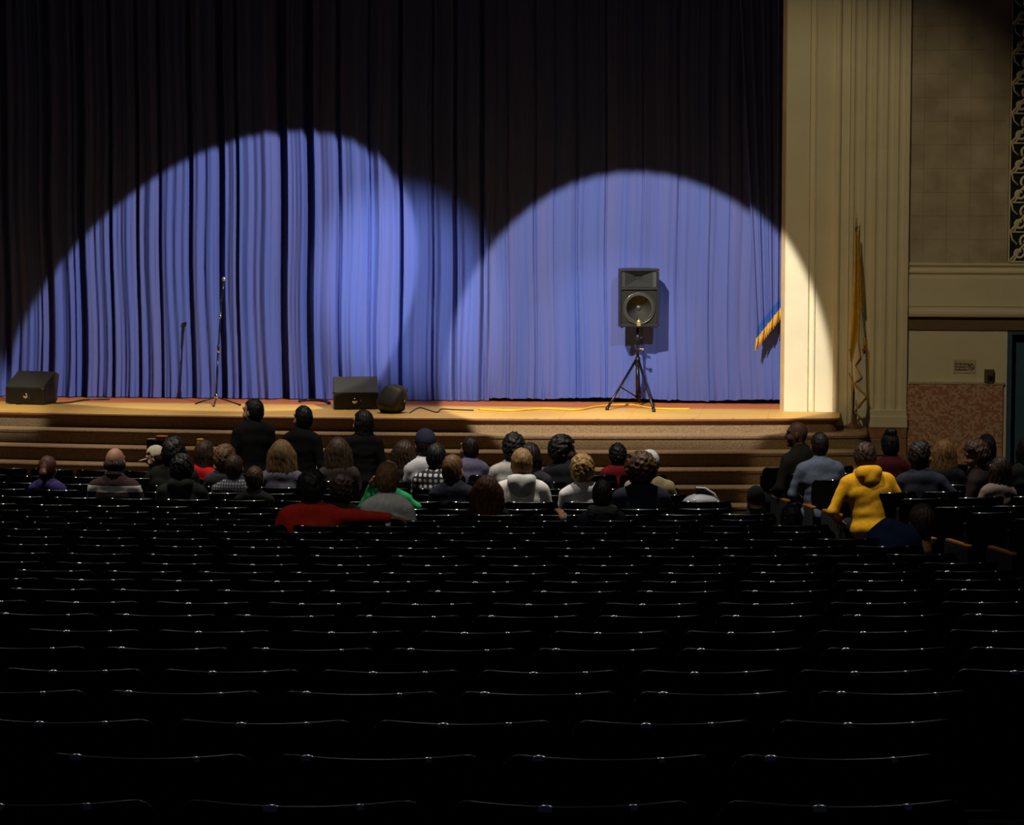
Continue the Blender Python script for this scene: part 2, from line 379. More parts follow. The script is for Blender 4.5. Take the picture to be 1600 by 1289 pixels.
# entablature
prf = [(-.02, wz(410)), (.03, wz(411)), (.03, wz(414)), (-.01, wz(418)), (-.01, wz(423)), (.035, wz(424)), (.035, wz(426)), (.0, wz(429)), (.0, wz(434)), (.02, wz(435)), (.02, wz(478)), (.0, wz(479)), (.0, wz(480)),
       (.06, wz(482)), (.085, wz(486)), (.085, wz(490)), (.07, wz(494)), (.0, wz(496)), (-.02, wz(496))]
MB().sheet([[(x, YW-d, z) for d, z in prf] for x in (wx(1420), 7)], smooth=False).build('cornice', M_cream, wall)
M_cornshade = mat('cornice_shade_brown', (.17, .11, .055), .6)  # shadow under the cornice put in as a brown colour
MB().box(wx(1420), 7, YW-.006, YW+.03, wz(515), wz(496)).build('cornice_shade_band', M_cornshade, wall)
MB().box(wx(1419), wx(1570), YW-.012, YW+.03, 0, wz(600)).build('mosaic_wainscot', M_mosaic, wall)
cxs = np.linspace(wx(1419.5, 597), wx(1570, 597), 13)
for a, b in zip(cxs[:-1], cxs[1:]): MB().box(a+.006, b-.006, YW-.022, YW+.02, wz(600), wz(596), .003).build('cap_tile', M_captile, wall)
# pierced grille
g = empty('vent_grille', (wx(1576), YW-.01, wz(408))); tag(g, 'pierced scrollwork plaster grille at the upper right edge', 'grille')
gw = .30; gh = abs(wz(300)-wz(346)); NR = 11; NC = 5
MB().box(0, gw*NC, -.002, .0, 0, gh*NR).build('backing', M_backing, g)
MB().box(-.012, 0, -.02, .0, 0, gh*NR).box(0, gw*NC, -.02, 0, -.012, .008).build('frame', M_cream, g)
sc = MB()
def spiral(mb, cx, cz, r0, turns, a0, sgn):
    pts = []
    for k in range(22):
        t = k/21; a = a0+sgn*turns*2*PI*t; rr_ = r0*(1-.72*t); pts.append((cx+rr_*math.cos(a), -.011, cz+rr_*math.sin(a)))
    mb.tube(pts, .017, 6)
spiral(sc, gw*.36, gh*.30, gw*.25, 1.1, PI*.25, -1); spiral(sc, gw*.64, gh*.72, gw*.25, 1.1, PI*1.25, -1)
sc.tube([(0, -.011, 0), (gw*.5, -.011, gh*.5), (gw, -.011, gh)], .016, 6)
sc.tube([(gw*.96, -.011, 0), (gw*.9, -.011, gh*.25), (gw*.7, -.011, gh*.42)], .010, 6); sc.tube([(gw*.04, -.011, gh), (gw*.1, -.011, gh*.75), (gw*.3, -.011, gh*.58)], .010, 6)
sc.tube([(gw*.12, -.011, 0), (gw*.2, -.011, gh*.05), (gw*.36, -.011, gh*.3)], .012, 6)
sc.tube([(0, -.011, 0), (gw, -.011, 0)], .009, 6); sc.tube([(gw, -.011, 0), (gw, -.011, gh)], .009, 6)
sme = sc.mesh('scroll'); sme.materials.append(M_cream)
for r in range(NR):
    for c in range(NC):
        o = bpy.data.objects.new('scroll', sme); COL.objects.link(o); o.parent = g; o.location = (c*gw, 0, r*gh)
# door
d = empty('door_1', (1.995, YW+.18, 0)); tag(d, 'dull blue door at the right edge below the shaded lintel', 'door', kind='structure')
dh = wz(515)
MB().box(.05, 1.0, 0, .04, .01, dh-.05, .004).build('leaf', M_door, d)
MB().box(0, .05, -.16, .06, 0, dh).box(.05, 1.05, -.16, .06, dh-.05, dh).box(1.0, 1.05, -.16, .06, 0, dh-.05).build('frame', M_door, d)
mb = MB(); mb.tube([(.93, -.05, .98), (.83, -.05, .98)], .011).tube([(.93, 0, .98), (.93, -.05, .98)], .012); mb.build('handle', M_chrome, d)
# sign
sg = at_y(1507, 573, YW); sign = empty('no_smoking_sign', (sg[0], YW+.018, sg[2])); tag(sign, 'small cream no-smoking sign on the wall above pink mosaic', 'sign')
MB().box(-.13, .13, -.008, .002, -.08, .085, .003).build('plate', mat('sign_card', (.62, .54, .36), .6), sign)
M_ink = mat('dark_ink', (.03, .025, .015), .7)
def text(body, size, loc, m, parent, name='lettering', align='LEFT', rot=(PI/2, 0, 0)):
    c = bpy.data.curves.new(name, 'FONT'); c.body = body; c.size = size; c.extrude = .0006; c.align_x = align; c.offset = .0012
    t = bpy.data.objects.new('tmp', c); COL.objects.link(t)
    me = bpy.data.meshes.new_from_object(t.evaluated_get(bpy.context.evaluated_depsgraph_get())); bpy.data.objects.remove(t)
    o = link(name, me, parent, m); me.materials.clear(); me.materials.append(m); o.location = loc; o.rotation_euler = rot; return o
for k, tx_ in enumerate(('No Smoking or', 'Drinking in', 'Auditorium')): text(tx_, .034, (-.115, -.0088, .022-k*.034), M_ink, sign)
mb = MB(); mb.tube([(.083+.03*math.cos(a), -.009, -.005+.03*math.sin(a)) for a in np.linspace(0, 2*PI, 25)], .005, 6); mb.tube([(.062, -.009, .016), (.104, -.009, -.026)], .0045, 6); mb.box(.068, .098, -.0095, -.0085, -.009, -.001); mb.build('no_smoking_symbol', M_ink, sign)
bp_ = at_y(1545, 598, YW); bxo = empty('wall_box', (bp_[0], YW+.018, bp_[2])); tag(bxo, 'small olive wall box mounted above the mosaic beside the blue door', 'box')
MB().box(-.055, .055, -.06, 0, 0, .16, .008).build('housing', mat('olive_metal', (.12, .10, .04), .5), bxo)
MB().box(-.015, .045, -.068, -.055, .02, .09, .004).build('opening', M_backing, bxo)

# ------------------------------------------------------------------ curtains
def smooth(a, n):
    k = np.hanning(n+2)[1:-1]; k /= k.sum(); return np.convolve(np.pad(a, n//2, mode='edge'), k, 'same')[n//2:n//2+len(a)]
def cx_of(px): return at_y(px, 450, YC)[0]
def curtain(name, xa, xb, gaps, amp, seed, label, zt=7.6, lean=0, yoff=0, gap=.012):
    rs = np.random.RandomState(seed); n = int((xb-xa)/.0085); x = np.linspace(xa, xb, n)
    # pleats of uneven widths: depth toward the audience
    dep = np.zeros(n); p = xa
    edges = [xa]
    while p < xb: p += rs.uniform(.09, .36); edges.append(p)
    for a, b in zip(edges[:-1], edges[1:]):
        m_ = (x >= a) & (x < b); t = (x[m_]-a)/(b-a); dep[m_] += rs.uniform(.35, 1)*amp*np.sin(PI*t)**rs.uniform(.6, 1.4)
    for _ in range(26):
        f_ = rs.uniform(7, 60); dep += amp*.9/f_*np.sin(2*PI*f_/3*x+rs.uniform(0, 6))*1.6
    gp = np.zeros(n)
    for g_, wd, dp in gaps: gp += dp*np.exp(-((x-g_)/wd)**4)
    rows = [ZS+gap, ZS+.07, ZS+.16, ZS+.28, ZS+.5]+list(np.linspace(ZS+.9, zt, 16)); P = []
    ph = rs.uniform(0, 6, 4); fine = smooth(rs.normal(0, 1, n), 7)
    for z in rows:
        t = (z-ZS)/(zt-ZS); sh = .03*np.sin(2.2*z+ph[0]+x*.9)*(1-t)+.02*np.sin(x*2.1+ph[1])*(1-t)
        d_ = np.interp(x+sh, x, dep)*(1-.35*t)-np.interp(x+sh*.5+lean*(1-t), x, gp)
        hem = math.exp(-(z-ZS-gap)/.10); d_ = d_+fine*.020*hem
        zz = z+(fine*.010+.012*np.sin(x*3+ph[2]))*(hem > .9)*(gap > .02)
        P.append(np.stack([x, YC+yoff-d_, np.zeros(n)+zz], 1))
    o = MB().sheet([r.tolist() for r in P]).build(name, M_curtain); tag(o, label, 'curtain', 'stage curtains'); return o
GL = [(75, .05, .10), (116, .02, .05), (129, .045, .16), (176, .022, .12), (217, .022, .12), (251, .022, .13), (298, .03, .13), (345, .045, .2), (371, .022, .12), (442, .055, .22), (484, .055, .2), (531, .03, .10), (627, .022, .16), (677, .015, .08), (711, .022, .12), (754, .03, .14), (-40, .03, .12), (10, .04, .1), (-120, .04, .15), (578, .015, .05)]
curtain('stage_curtain', -12.2, cx_of(764), [(cx_of(p), w_, d_) for p, w_, d_ in GL], .062, 3, 'blue velvet stage curtain with deep folds behind the microphone')
GR = [(946, .010, .05), (1004, .010, .04), (866, .012, .03), (835, .014, .04), (792, .02, .04), (1110, .012, .03), (1060, .01, .02), (1140, .01, .03), (900, .01, .03)]
curtain('stage_curtain', cx_of(756), -.45, [(cx_of(p), w_, d_) for p, w_, d_ in GR], .030, 11, 'flatter blue velvet curtain behind the tall tripod loudspeaker', yoff=.03, gap=.05)
# narrow front side curtain with a fringed hem pulled up to the side
sc_ = empty('side_curtain', (0, 0, 0)); tag(sc_, 'narrow blue side curtain with gold fringed hem tucked against jamb', 'curtain')
YS = YC-.22
tl = at_y(1143, 0, YS); bl = at_y(1182, 524, YS); br = at_y(1228, 466, YS)
def hem_pt(u, drop): 
    p = bl*(1-u)+br*u; return np.array([p[0], YS, p[2]-drop*(1+.08*math.sin(9*u))])
nu = 60; P = []
for t in np.linspace(0, 1, 24):
    row = []
    for k in range(nu):
        u = k/(nu-1); h = hem_pt(u, 0); topx = tl[0]*(1-u)+(br[0]+.12)*u; s_ = t**1.2
        X = topx*(1-t)+h[0]*t; Z = 7.6*(1-t)+h[2]*t
        row.append((X, YS-.022*math.sin(u*31+math.sin(u*7))*(.5+.5*t)-.012*math.sin(u*63), Z))
    P.append(row)
MB().sheet(P).build('cloth', M_curtain, sc_)
def strip(d0, d1, yo, wob):
    P = []
    for t in (0, .5, 1):
        P.append([(hem_pt(k/(nu-1), 0)[0], YS-yo-.022*math.sin(k/(nu-1)*31+math.sin(k/(nu-1)*7))-.012*math.sin(63*k/(nu-1)), hem_pt(k/(nu-1), 0)[2]-(d0+(d1-d0)*t)-(wob*(k % 2)*t)) for k in range(nu)])
    return MB().sheet(P)
o_ = strip(-.09, .045, .014, 0).build('hem_band', M_bandblue, sc_)
fr = MB()
for k in range(46):
    u = k/45; h = hem_pt(u, 0); L_ = .15+.02*math.sin(k*2.3); y_ = YS-.008-.022*math.sin(u*31+math.sin(u*7))-.012*math.sin(63*u)
    fr.tube([(h[0], y_, h[2]-.035), (h[0]-.006, y_-.004, h[2]-.035-L_*.6), (h[0]-.016, y_-.002, h[2]-.035-L_)], [.007, .008, .006], 5)
fo = fr.build('fringe', M_gold, sc_); fo['kind'] = 'stuff'

# ------------------------------------------------------------------ loudspeaker on tripod
def stage_pt(px, py): p = at_z(px, py, ZS); return p
sp0 = stage_pt(996, 634); st = empty('speaker_tripod', (sp0[0], sp0[1], ZS)); tag(st, 'black tripod stand carrying the loudspeaker on stage', 'stand')
PXM = 4150/np.linalg.norm(sp0[:2])
zb = (641-516)/PXM  # underside of the cabinet
MB().tube([(0, 0, .07), (0, 0, .58)], .024, 14).build('lower_tube', M_blkmet, st)
MB().tube([(0, 0, .55), (0, 0, zb+.02)], .018, 14).build('upper_tube', M_blkmet, st)
MB().lathe([(.03, .49), (.034, .5), (.034, .58), (.028, .60)], 16).build('collar', M_blk2, st)
MB().lathe([(.026, .80), (.03, .81), (.03, .86), (.024, .87)], 16).build('clamp', M_blk2, st)
mb = MB(); mb.tube([(0, -.02, .70), (.06, -.045, .70)], .010); mb.lathe([(.0, -.02), (.02, -.015), (.02, .015), (0, .02)], 10, 'Z', (.065, -.045, .70)); mb.build('knob', M_chrome, st)
mb = MB(); mb.tube([(0, 0, .835), (.065, -.02, .835)], .012); mb.build('locking_pin', M_blk2, st)
FT = []
for px, py in ((948, 641), (1022, 644), (1000, 629)):
    f = stage_pt(px, py)-sp0; FT.append((f[0], f[1]))
for fx, fy in FT:
    l = MB().tube([(fx*.06, fy*.06, .56), (fx*.97, fy*.97, .03)], .0155, 10).build('leg', M_blkmet, st)
    MB().tube([(fx*.95, fy*.95, .045), (fx, fy, .004)], [.021, .021], 10).build('rubber_foot', M_blk2, l)
    MB().tube([(0, 0, .1), (fx*.56, fy*.56, .26)], .008, 8).build('brace', M_blkmet, st)
cabw = 62/PXM; cabh = 90/PXM; cab = empty('loudspeaker', (sp0[0], sp0[1], ZS+zb), math.radians(9)); tag(cab, 'large black two-way loudspeaker with gold badge on tripod', 'loudspeaker')
hw = cabw/2; dp = .36
pl = [(-hw, -.17), (hw, -.17), (hw, -.17+dp*.45), (hw*.72, -.17+dp), (-hw*.72, -.17+dp), (-hw, -.17+dp*.45)]
MB().prism([(x, -.03) if y < -.16 else (x, y) for x, y in pl], 0, cabh).build('cabinet', M_blk, cab)
MB().box(-hw, hw, -.176, -.02, 0, .028, .004).box(-hw, hw, -.176, -.02, cabh-.028, cabh, .004).box(-hw, -hw+.026, -.176, -.02, .02, cabh-.02, .004).box(hw-.026, hw, -.176, -.02, .02, cabh-.02, .004).build('edge_frame', M_blk2, cab)
zs_ = cabh*.655
MB().box(-hw+.02, hw-.02, -.178, -.15, zs_-.01, zs_+.015, .004).build('divider_bar', M_blk2, cab)
M_baf = mat('baffle', (.018, .018, .016), .8, spec=.2)
MB().box(-hw+.02, hw-.02, -.150, -.04, .02, zs_).build('baffle', M_baf, cab)
# horn: flared mouth narrowing to a throat
hx = hw-.03; z0h = zs_+.02; z1h = cabh-.035; zc_ = (z0h+z1h)/2+.015
V = []; F = []
rings = [(hx, (z1h-z0h)/2, -.165, (z0h+z1h)/2), (hx*.80, (z1h-z0h)/2*.97, -.158, (z0h+z1h)/2), (hx*.30, (z1h-z0h)/2*.42, -.09, zc_), (.03, .02, -.06, zc_)]
for a, b, y, zc2 in rings: V += [(-a, y, zc2-b), (a, y, zc2-b), (a, y, zc2+b), (-a, y, zc2+b)]
for i in range(3): F += [(4*i+j, 4*i+(j+1) % 4, 4*i+4+(j+1) % 4, 4*i+4+j) for j in range(4)]
ho = MB().add(V, F).build('horn', mat('horn_plastic', (.030, .031, .030), .45), cab)
MB().box(-.034, .034, -.064, -.05, zc_-.024, zc_+.024).build('throat', M_backing, ho)
wr = cabw*.40; zw = zs_*.49
MB().lathe([(wr*.93, .155), (wr, .170), (wr*1.0, .176), (wr*.94, .176), (wr*.90, .166), (wr*.93, .155)], 40, 'Y', (0, 0, zw), caps=False).build('woofer_ring', mat('ring_enamel', (.05, .05, .045), .25, spec=.8), cab)
wo = MB().lathe([(wr*.93, .166), (wr*.85, .170), (wr*.78, .164), (wr*.24, .153), (.0, .153)], 40, 'Y', (0, 0, zw)).build('woofer', M_cone, cab)
MB().lathe([(wr*.25, .152), (wr*.22, .164), (wr*.12, .171), (.001, .173)], 24, 'Y', (0, 0, zw)).build('dust_cap', mat('dust_cap', (.02, .02, .02), .4), wo)
mb = MB(); zbz = zw-wr*1.0
mb.lathe([(.022, .176), (.026, .180), (.024, .184), (.001, .184)], 18, 'Y', (-.002, 0, zbz+.028)); mb.lathe([(.008, .176), (.008, .182), (.001, .182)], 10, 'Y', (-.002, 0, zbz+.058)); mb.box(-.026, .022, -.182, -.172, zbz-.022, zbz+.004, .002); mb.build('badge', M_brass, cab)
for fx in (-hw+.04, -hw*.3, hw*.3, hw-.04): MB().box(fx-.018, fx+.018, -.16, -.12, -.012, .002, .003).build('foot', M_blk2, cab)
MB().box(hw-.03, hw+.002, -.18, -.14, cabh-.03, cabh+.002, .004).build('corner_protector', M_chrome, cab)
MB().lathe([(.03, -.02), (.03, .06)], 16, 'Z', (0, 0, .0)).build('pole_socket', M_blk2, cab)

# ------------------------------------------------------------------ microphone on stand
ms0 = stage_pt(338, 631); mst = empty('microphone_stand', (ms0[0], ms0[1], ZS)); tag(mst, 'slim black microphone stand with folding legs on stage', 'stand')
MPX = 4150/np.linalg.norm(ms0[:2])
def ml(px, py, dy=0): p = at_y(px, py, ms0[1]+dy); return (p[0]-ms0[0], dy, p[2]-ZS)
MB().lathe([(.022, .06), (.030, .07), (.030, .11), (.018, .13)], 14).build('hub', M_chrome, mst)
for px, py in ((305, 632), (376, 634), (334, 636)):
    f = stage_pt(px, py)-ms0; l = MB().tube([(0, 0, .085), (f[0]*.96, f[1]*.96, .012)], .009, 8).build('leg', M_blkmet, mst)
    MB().tube([(f[0]*.93, f[1]*.93, .012), (f[0], f[1], .012)], .012, 8).build('rubber_tip', M_blk2, l)
MB().tube([(0, 0, .05), ml(341, 545)], .013, 10).build('lower_tube', M_blkmet, mst)
MB().tube([ml(341, 548), ml(346, 470)], .0095, 10).build('upper_tube', M_blkmet, mst)
c = ml(341.5, 545); MB().lathe([(.014, -.05), (.019, -.04), (.019, .04), (.014, .05)], 12, 'Z', c).build('height_clutch', M_chrome, mst)
c = ml(344, 495); MB().lathe([(.010, -.02), (.014, -.015), (.014, .015), (.010, .02)], 12, 'Z', c).build('joint', M_chrome, mst)
MB().tube([ml(345.5, 472), ml(347.5, 455)], .014, 10).build('microphone_clip', M_blk2, mst)
mic = empty('microphone', (ms0[0], ms0[1], ZS)); tag(mic, 'handheld microphone with silver ball head clipped on the stand', 'microphone')
MB().tube([ml(346.5, 468, -.01), ml(349, 442, -.01)], [.011, .018], 12).build('body', M_blkmet, mic)
c = ml(349.8, 436, -.012); MB().lathe([(.016, -.028), (.026, -.012), (.027, .004), (.021, .02), (.006, .028)], 16, 'Z', c).build('ball_grille', mat('steel_mesh', (.6, .6, .57), .35, (.3, .3, .28), 300, metal=.8), mic)

# ------------------------------------------------------------------ wedge monitors
def wedge(px, py, wpx, hb, ht, depth, rz, label, grid_side):
    p = stage_pt(px, py); k = 4150/np.linalg.norm(p[:2]); w_ = wpx/k; h1 = hb/k; h2 = ht/k
    o = empty('floor_monitor', (p[0], p[1], ZS), math.radians(rz)); tag(o, label, 'loudspeaker', 'wedge floor monitors')
    prof = [(0, .012), (0, h1), (depth*.75, h2), (depth, h2*.9), (depth*.8, .012)]      # back edge toward the audience
    MB().prism(prof, -w_/2, w_/2, 'X').build('cabinet', M_blk, o)
    MB().box(-w_/2+.015, w_/2-.015, -.004, .01, .03, h1-.02).build('rear_panel', M_blk2, o)
    MB().lathe([(.036, -.004), (.036, .006), (.028, .016), (.012, .022), (.001, .023)], 18, 'Y', (grid_side*.02, 0, h1*.5)).build('jack_plate', M_chrome, o)  # jack panel domed in chrome so that it catches a glint
    cab_ = MB().tube([(grid_side*.02+.06, -.006, h1*.62), (grid_side*.02+.085, -.035, h1*.4), (grid_side*.02+.05, -.05, .012), (grid_side*.02-.1, -.06, .008)], .006, 8).build('cable', M_blk2, o)
    for s in (-1, 1):
        MB().prism([(.05, .06), (.05, h1*.9), (depth*.6, h2*.85), (depth*.7, .06)], s*w_/2-.004, s*w_/2+.004, 'X').build('side_cheek', M_blk2, o)
        MB().box(s*w_/2-.02, s*w_/2+.004 if s > 0 else s*w_/2+.02, -.006, .02, h1-.02, h1+.006, .003).build('corner_protector', M_chrome, o) if s == grid_side else None
        for yy in (.03, depth*.7): MB().box(s*w_/2-s*.05-.02, s*w_/2-s*.05+.02, yy-.015, yy+.015, 0, .014, .003).build('foot', M_blk2, o)
        MB().box(s*w_/2-.003, s*w_/2+.003, depth*.25, depth*.55, h1*.35, h1*.75, .002).build('handle', M_backing, o)
    # sloping front grille faces the performer
    a = Vector((0, depth*.75, h2)); b = Vector((0, depth, h2*.9))
    MB().box(-w_/2+.02, w_/2-.02, depth*.80, depth*.90+.02, .03, h2*.80, .004).build('front_grille', M_grille, o)
    return o
wedge(38, 632, 66, 27, 49, .40, -14, 'black wedge floor monitor at the left end of the stage', 1)
wedge(557, 640, 69, 27, 49, .40, 13, 'black wedge floor monitor right of the microphone stand', -1)
# small rounded monitor
p = stage_pt(613, 645); k = 4150/np.linalg.norm(p[:2]); hs = empty('hot_spot_monitor', (p[0], p[1], ZS), math.radians(-20)); tag(hs, 'small rounded black monitor speaker beside the wedge monitor', 'loudspeaker')
def superbox(a, b, c, e, n=20, m_=12):
    f = lambda w_, q: math.copysign(abs(w_)**q, w_); P = []
    for i in range(m_+1):
        v = -PI/2+PI*i/m_; P.append([(a*f(math.cos(v), e)*f(math.cos(2*PI*j/n), e), b*f(math.cos(v), e)*f(math.sin(2*PI*j/n), e), c*f(math.sin(v), e)) for j in range(n+1)])
    return P
tilt = Matrix.Rotation(math.radians(-32), 3, 'X')@Matrix.Rotation(math.radians(14), 3, 'Y')
T_ = lambda P, off=(0, 0, .155): [[tuple(tilt@Vector(q)+Vector(off)) for q in r_] for r_ in P]
MB().sheet(T_(superbox(.155, .12, .165, .55))).build('shell', M_blk, hs)
MB().sheet([[(q[0]*1, q[1], q[2]) for q in r_] for r_ in T_(superbox(.125, .02, .135, .4), (0, .085, .20))]).build('front_grille', M_grille, hs)
MB().box(-.01, .05, -.15, -.135, .075, .115, .003).build('rating_plate', mat('rating_plate', (.5, .48, .35), .4), hs)
mb = MB(); mb.tube([(-.17, 0, .16), (-.17, -.02, .05), (-.12, -.05, .012), (.12, -.05, .012), (.17, -.02, .05), (.17, 0, .16)], .012, 8); mb.build('bracket', M_blkmet, hs)

# ------------------------------------------------------------------ cables and tape on the stage
def cable(name, pts, r, m, label, cat='cable'):
    P = []; n = len(pts)
    W = [stage_pt(*q) for q in pts]
    for i in range(n-1):
        p0, p1, p2, p3 = W[max(i-1, 0)], W[i], W[i+1], W[min(i+2, n-1)]
        for t in np.linspace(0, 1, 8, endpoint=False):
            P.append(.5*((2*p1)+(-p0+p2)*t+(2*p0-5*p1+4*p2-p3)*t*t+(-p0+3*p1-3*p2+p3)*t**3))
    P.append(W[-1]); o = MB().tube([(q[0], q[1], ZS+r) for q in P], r, 8).build(name, m); return tag(o, label, cat)
cable('extension_cable', [(748, 641), (800, 643), (850, 640), (900, 642), (938, 636), (985, 634), (1025, 640), (1078, 641)], .013, M_yel, 'yellow cable lying along the stage floor around tripod feet')
cable('audio_cable', [(640, 646), (655, 638), (668, 641), (683, 645), (690, 640), (710, 641), (740, 642)], .007, M_blk2, 'thin black cable curling across the boards right of small monitor')
cable('audio_cable', [(84, 631), (108, 630), (135, 626), (172, 625)], .010, M_blk2, 'black cable trailing along the curtain hem from left wedge monitor')
cable('audio_cable', [(468, 629), (480, 627), (506, 628), (515, 632)], .018, M_blk2, 'short thick black cable by the curtain left of second wedge')

# ------------------------------------------------------------------ flag
fb = at_y(1333, 668, YW-.22); z1 = ZS-.165
fl = empty('flag_on_pole', (fb[0], YW-.22, z1)); tag(fl, 'furled yellow and white flag with gold fringe on floor pole', 'flag')
def fp(px, py, dy=0): q = at_y(px, py, YW-.22+dy); return np.array([q[0]-fb[0], dy, q[2]-z1])
MB().lathe([(.13, 0), (.13, .015), (.06, .04), (.03, .06), (.022, .16), (.001, .16)], 20).build('base', M_wooddk, fl)
tp = fp(1338, 355); MB().tube([(0, 0, .05), tuple(tp)], .014, 10).build('pole', M_wooddk, fl)
mb = MB(); mb.lathe([(.016, 0), (.02, .01), (.01, .03), (.014, .05), (.006, .08), (.001, .16)], 12, 'Z', tuple(tp)); mb.box(tp[0]-.022, tp[0]+.022, -.004, .004, tp[2]+.095, tp[2]+.103); mb.build('finial', M_brass, fl)
def drape(left, right, yoff, amp, fr_, name, m):
    """left/right: matching pixel polylines from top to bottom"""
    L = len(left); ts = np.linspace(0, L-1, 34); P = []
    for t in ts:
        i = min(int(t), L-2); f = t-i
        a = fp(*(np.array(left[i])*(1-f)+np.array(left[i+1])*f)); b = fp(*(np.array(right[i])*(1-f)+np.array(right[i+1])*f)); row = []
        for u in np.linspace(0, 1, 26):
            q = a*(1-u)+b*u; row.append((q[0], yoff-amp*(.3+.7*t/(L-1))*math.sin(u*fr_+t*.5)-.03*math.sin(PI*u), q[2]))
        P.append(row)
    o = MB().sheet(P).build(name, m, fl)
    sd = o.modifiers.new('thickness', 'SOLIDIFY'); sd.thickness = .004; return o
drape([(1336, 362), (1334, 420), (1330, 500), (1327, 548), (1329, 565)], [(1339, 362), (1340, 420), (1342, 500), (1339, 530), (1331, 566)], -.02, .022, 5, 'yellow_panel', M_fyellow)
drape([(1340, 365), (1341, 420), (1343, 465), (1344, 480)], [(1341, 365), (1346, 420), (1349, 478), (1350, 486)], -.012, .012, 4, 'yellow_fold', M_fyellow)
drape([(1342, 470), (1340, 525), (1332, 565), (1334, 600), (1338, 625), (1345, 655)], [(1345, 470), (1351, 530), (1353, 570), (1354, 620), (1355, 640), (1353, 652)], -.006, .018, 6, 'white_panel', M_fwhite)
def fringe(pts, name='fringe', r=.010):
    q = [fp(*a) for a in pts]; MB().tube([(a[0], -.055, a[2]) for a in q], r, 7).build(name, M_gold, fl)
fringe([(1340, 365), (1341, 430), (1342, 500), (1341, 535), (1344, 558), (1336, 570), (1346, 588), (1334, 598), (1354, 618), (1335, 640), (1346, 655)])
fringe([(1326, 582), (1334, 600), (1332, 612)])
fringe([(1327, 545), (1329, 556)], r=.007)
MB().sheet([[(fp(1348, 528)[0], -.06, fp(1348, 528)[2]), (fp(1352, 528)[0], -.06, fp(1352, 528)[2])], [(fp(1348, 540)[0], -.06, fp(1348, 540)[2]), (fp(1352, 540)[0], -.06, fp(1352, 540)[2])]]).build('emblem', M_gold, fl)
MB().sheet([[(fp(1347, 545)[0], -.058, fp(1347, 545)[2]), (fp(1352, 541)[0], -.058, fp(1352, 541)[2])], [(fp(1348, 550)[0], -.058, fp(1348, 550)[2]), (fp(1353, 546)[0], -.058, fp(1353, 546)[2])]]).build('emblem_ribbon', M_fred, fl)
# ------------------------------------------------------------------ auditorium seats
def seat_parts():
    W = .452/2; N = 17
    def outline(u):                     # top height of the shell at u in -1..1
        r = .16; a = abs(u); return .868-(0 if a < 1-r else .055*(1-math.sqrt(max(0, 1-((a-(1-r))/r)**2))))-.006*(1-u*u)*0
    def yy(u, z): return .070*u*u+.20*(.868-z)
    back = MB()
    us = [math.sin(t) for t in np.linspace(-PI/2, PI/2, N)]
    Fr = []; Bk = []
    for t in np.linspace(0, 1, 7):
        fr_ = []; bk_ = []
        for u in us:
            z = .42+(outline(u)-.42)*t; x = W*u*(.93+.07*t); fr_.append((x, yy(u, z)+.016, z)); bk_.append((x, yy(u, z)-.014, z))
        Fr.append(fr_); Bk.append(bk_)
    back.sheet(Fr); back.sheet(Bk)
    loopf = Fr[0]+[r[-1] for r in Fr[1:]]+Fr[-1][::-1][1:]+[r[0] for r in Fr[::-1][1:-1]]; loopb = Bk[0]+[r[-1] for r in Bk[1:]]+Bk[-1][::-1][1:]+[r[0] for r in Bk[::-1][1:-1]]
    n = len(loopf); back.add(loopf+loopb, [(i, (i+1) % n, n+(i+1) % n, n+i) for i in range(n)])
    rim = MB(); pts = [(W*.995, yy(1, .68), .68), (W*.998, yy(1, .74), .74)]+[(W*u, yy(u, outline(u)), outline(u)+.004) for u in [math.sin(t) for t in np.linspace(PI/2, -PI/2, 31)]]+[(-W*.998, yy(1, .74), .74), (-W*.995, yy(1, .68), .68)]
    rim.tube(pts, .0105, 10)
    def cap(x, r):  # bead added on the rim in place of a lamp reflection
        u = x/W; c = (x, yy(u, outline(u)), outline(u)+.004); tl = math.atan(2*.070*u/W)
        Q = [[(c[0]+1.6*r*math.sin(v)*math.cos(tl)-r*math.cos(v)*math.cos(w_)*math.sin(tl), c[1]+1.6*r*math.sin(v)*math.sin(tl)+r*math.cos(v)*math.cos(w_)*math.cos(tl), c[2]+r*math.cos(v)*math.sin(w_)) for w_ in np.linspace(0, 2*PI, 17)] for v in np.linspace(-PI/2+.05, PI/2-.05, 11)]
        return MB().sheet(Q)
    up = MB(); prof = [(.13, .43), (.17, .44), (.235, .70), (.225, .78), (.19, .77), (.155, .60)]
    up.prism([(y, z) for y, z in prof], -.205, .205, 'X')
    dn = MB(); dn.box(-.205, .205, .12, .50, .405, .455, .018)
    std = MB(); std.box(-.265, -.235, .03, .10, 0, .60, .006).box(-.268, -.232, -.02, .24, 0, .025, .005).prism([(.04, .42), (.34, .585), (.34, .605), (.02, .605)], -.258, -.242, 'X').box(-.25, .25, .11, .15, .385, .405)
    arm = MB(); arm.box(-.2775, -.2225, -.01, .40, .603, .632, .009)
    panel = MB(); panel.prism([(-.01, .06), (.36, .10), (.40, .40), (.40, .60), (-.03, .60)], -.282, -.268, 'X')
    for k in range(4): panel.box(-.287, -.282, .05+k*.08, .062+k*.08, .14, .56)
    return dict(backrest=(back, M_seat), top_rim=(rim, M_rim), seat_up=(up, M_seat), seat_dn=(dn, M_seat), standard=(std, M_std), armrest=(arm, M_arm), end_panel=(panel, M_endp), glint_a=(cap(-.05, .0130), M_glint), glint_b=(cap(-.15, .0130), M_glint), cap_c=(cap(.11, .0112), M_glint))
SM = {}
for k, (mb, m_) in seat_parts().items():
    me = mb.mesh(k); me.materials.append(m_); SM[k] = me
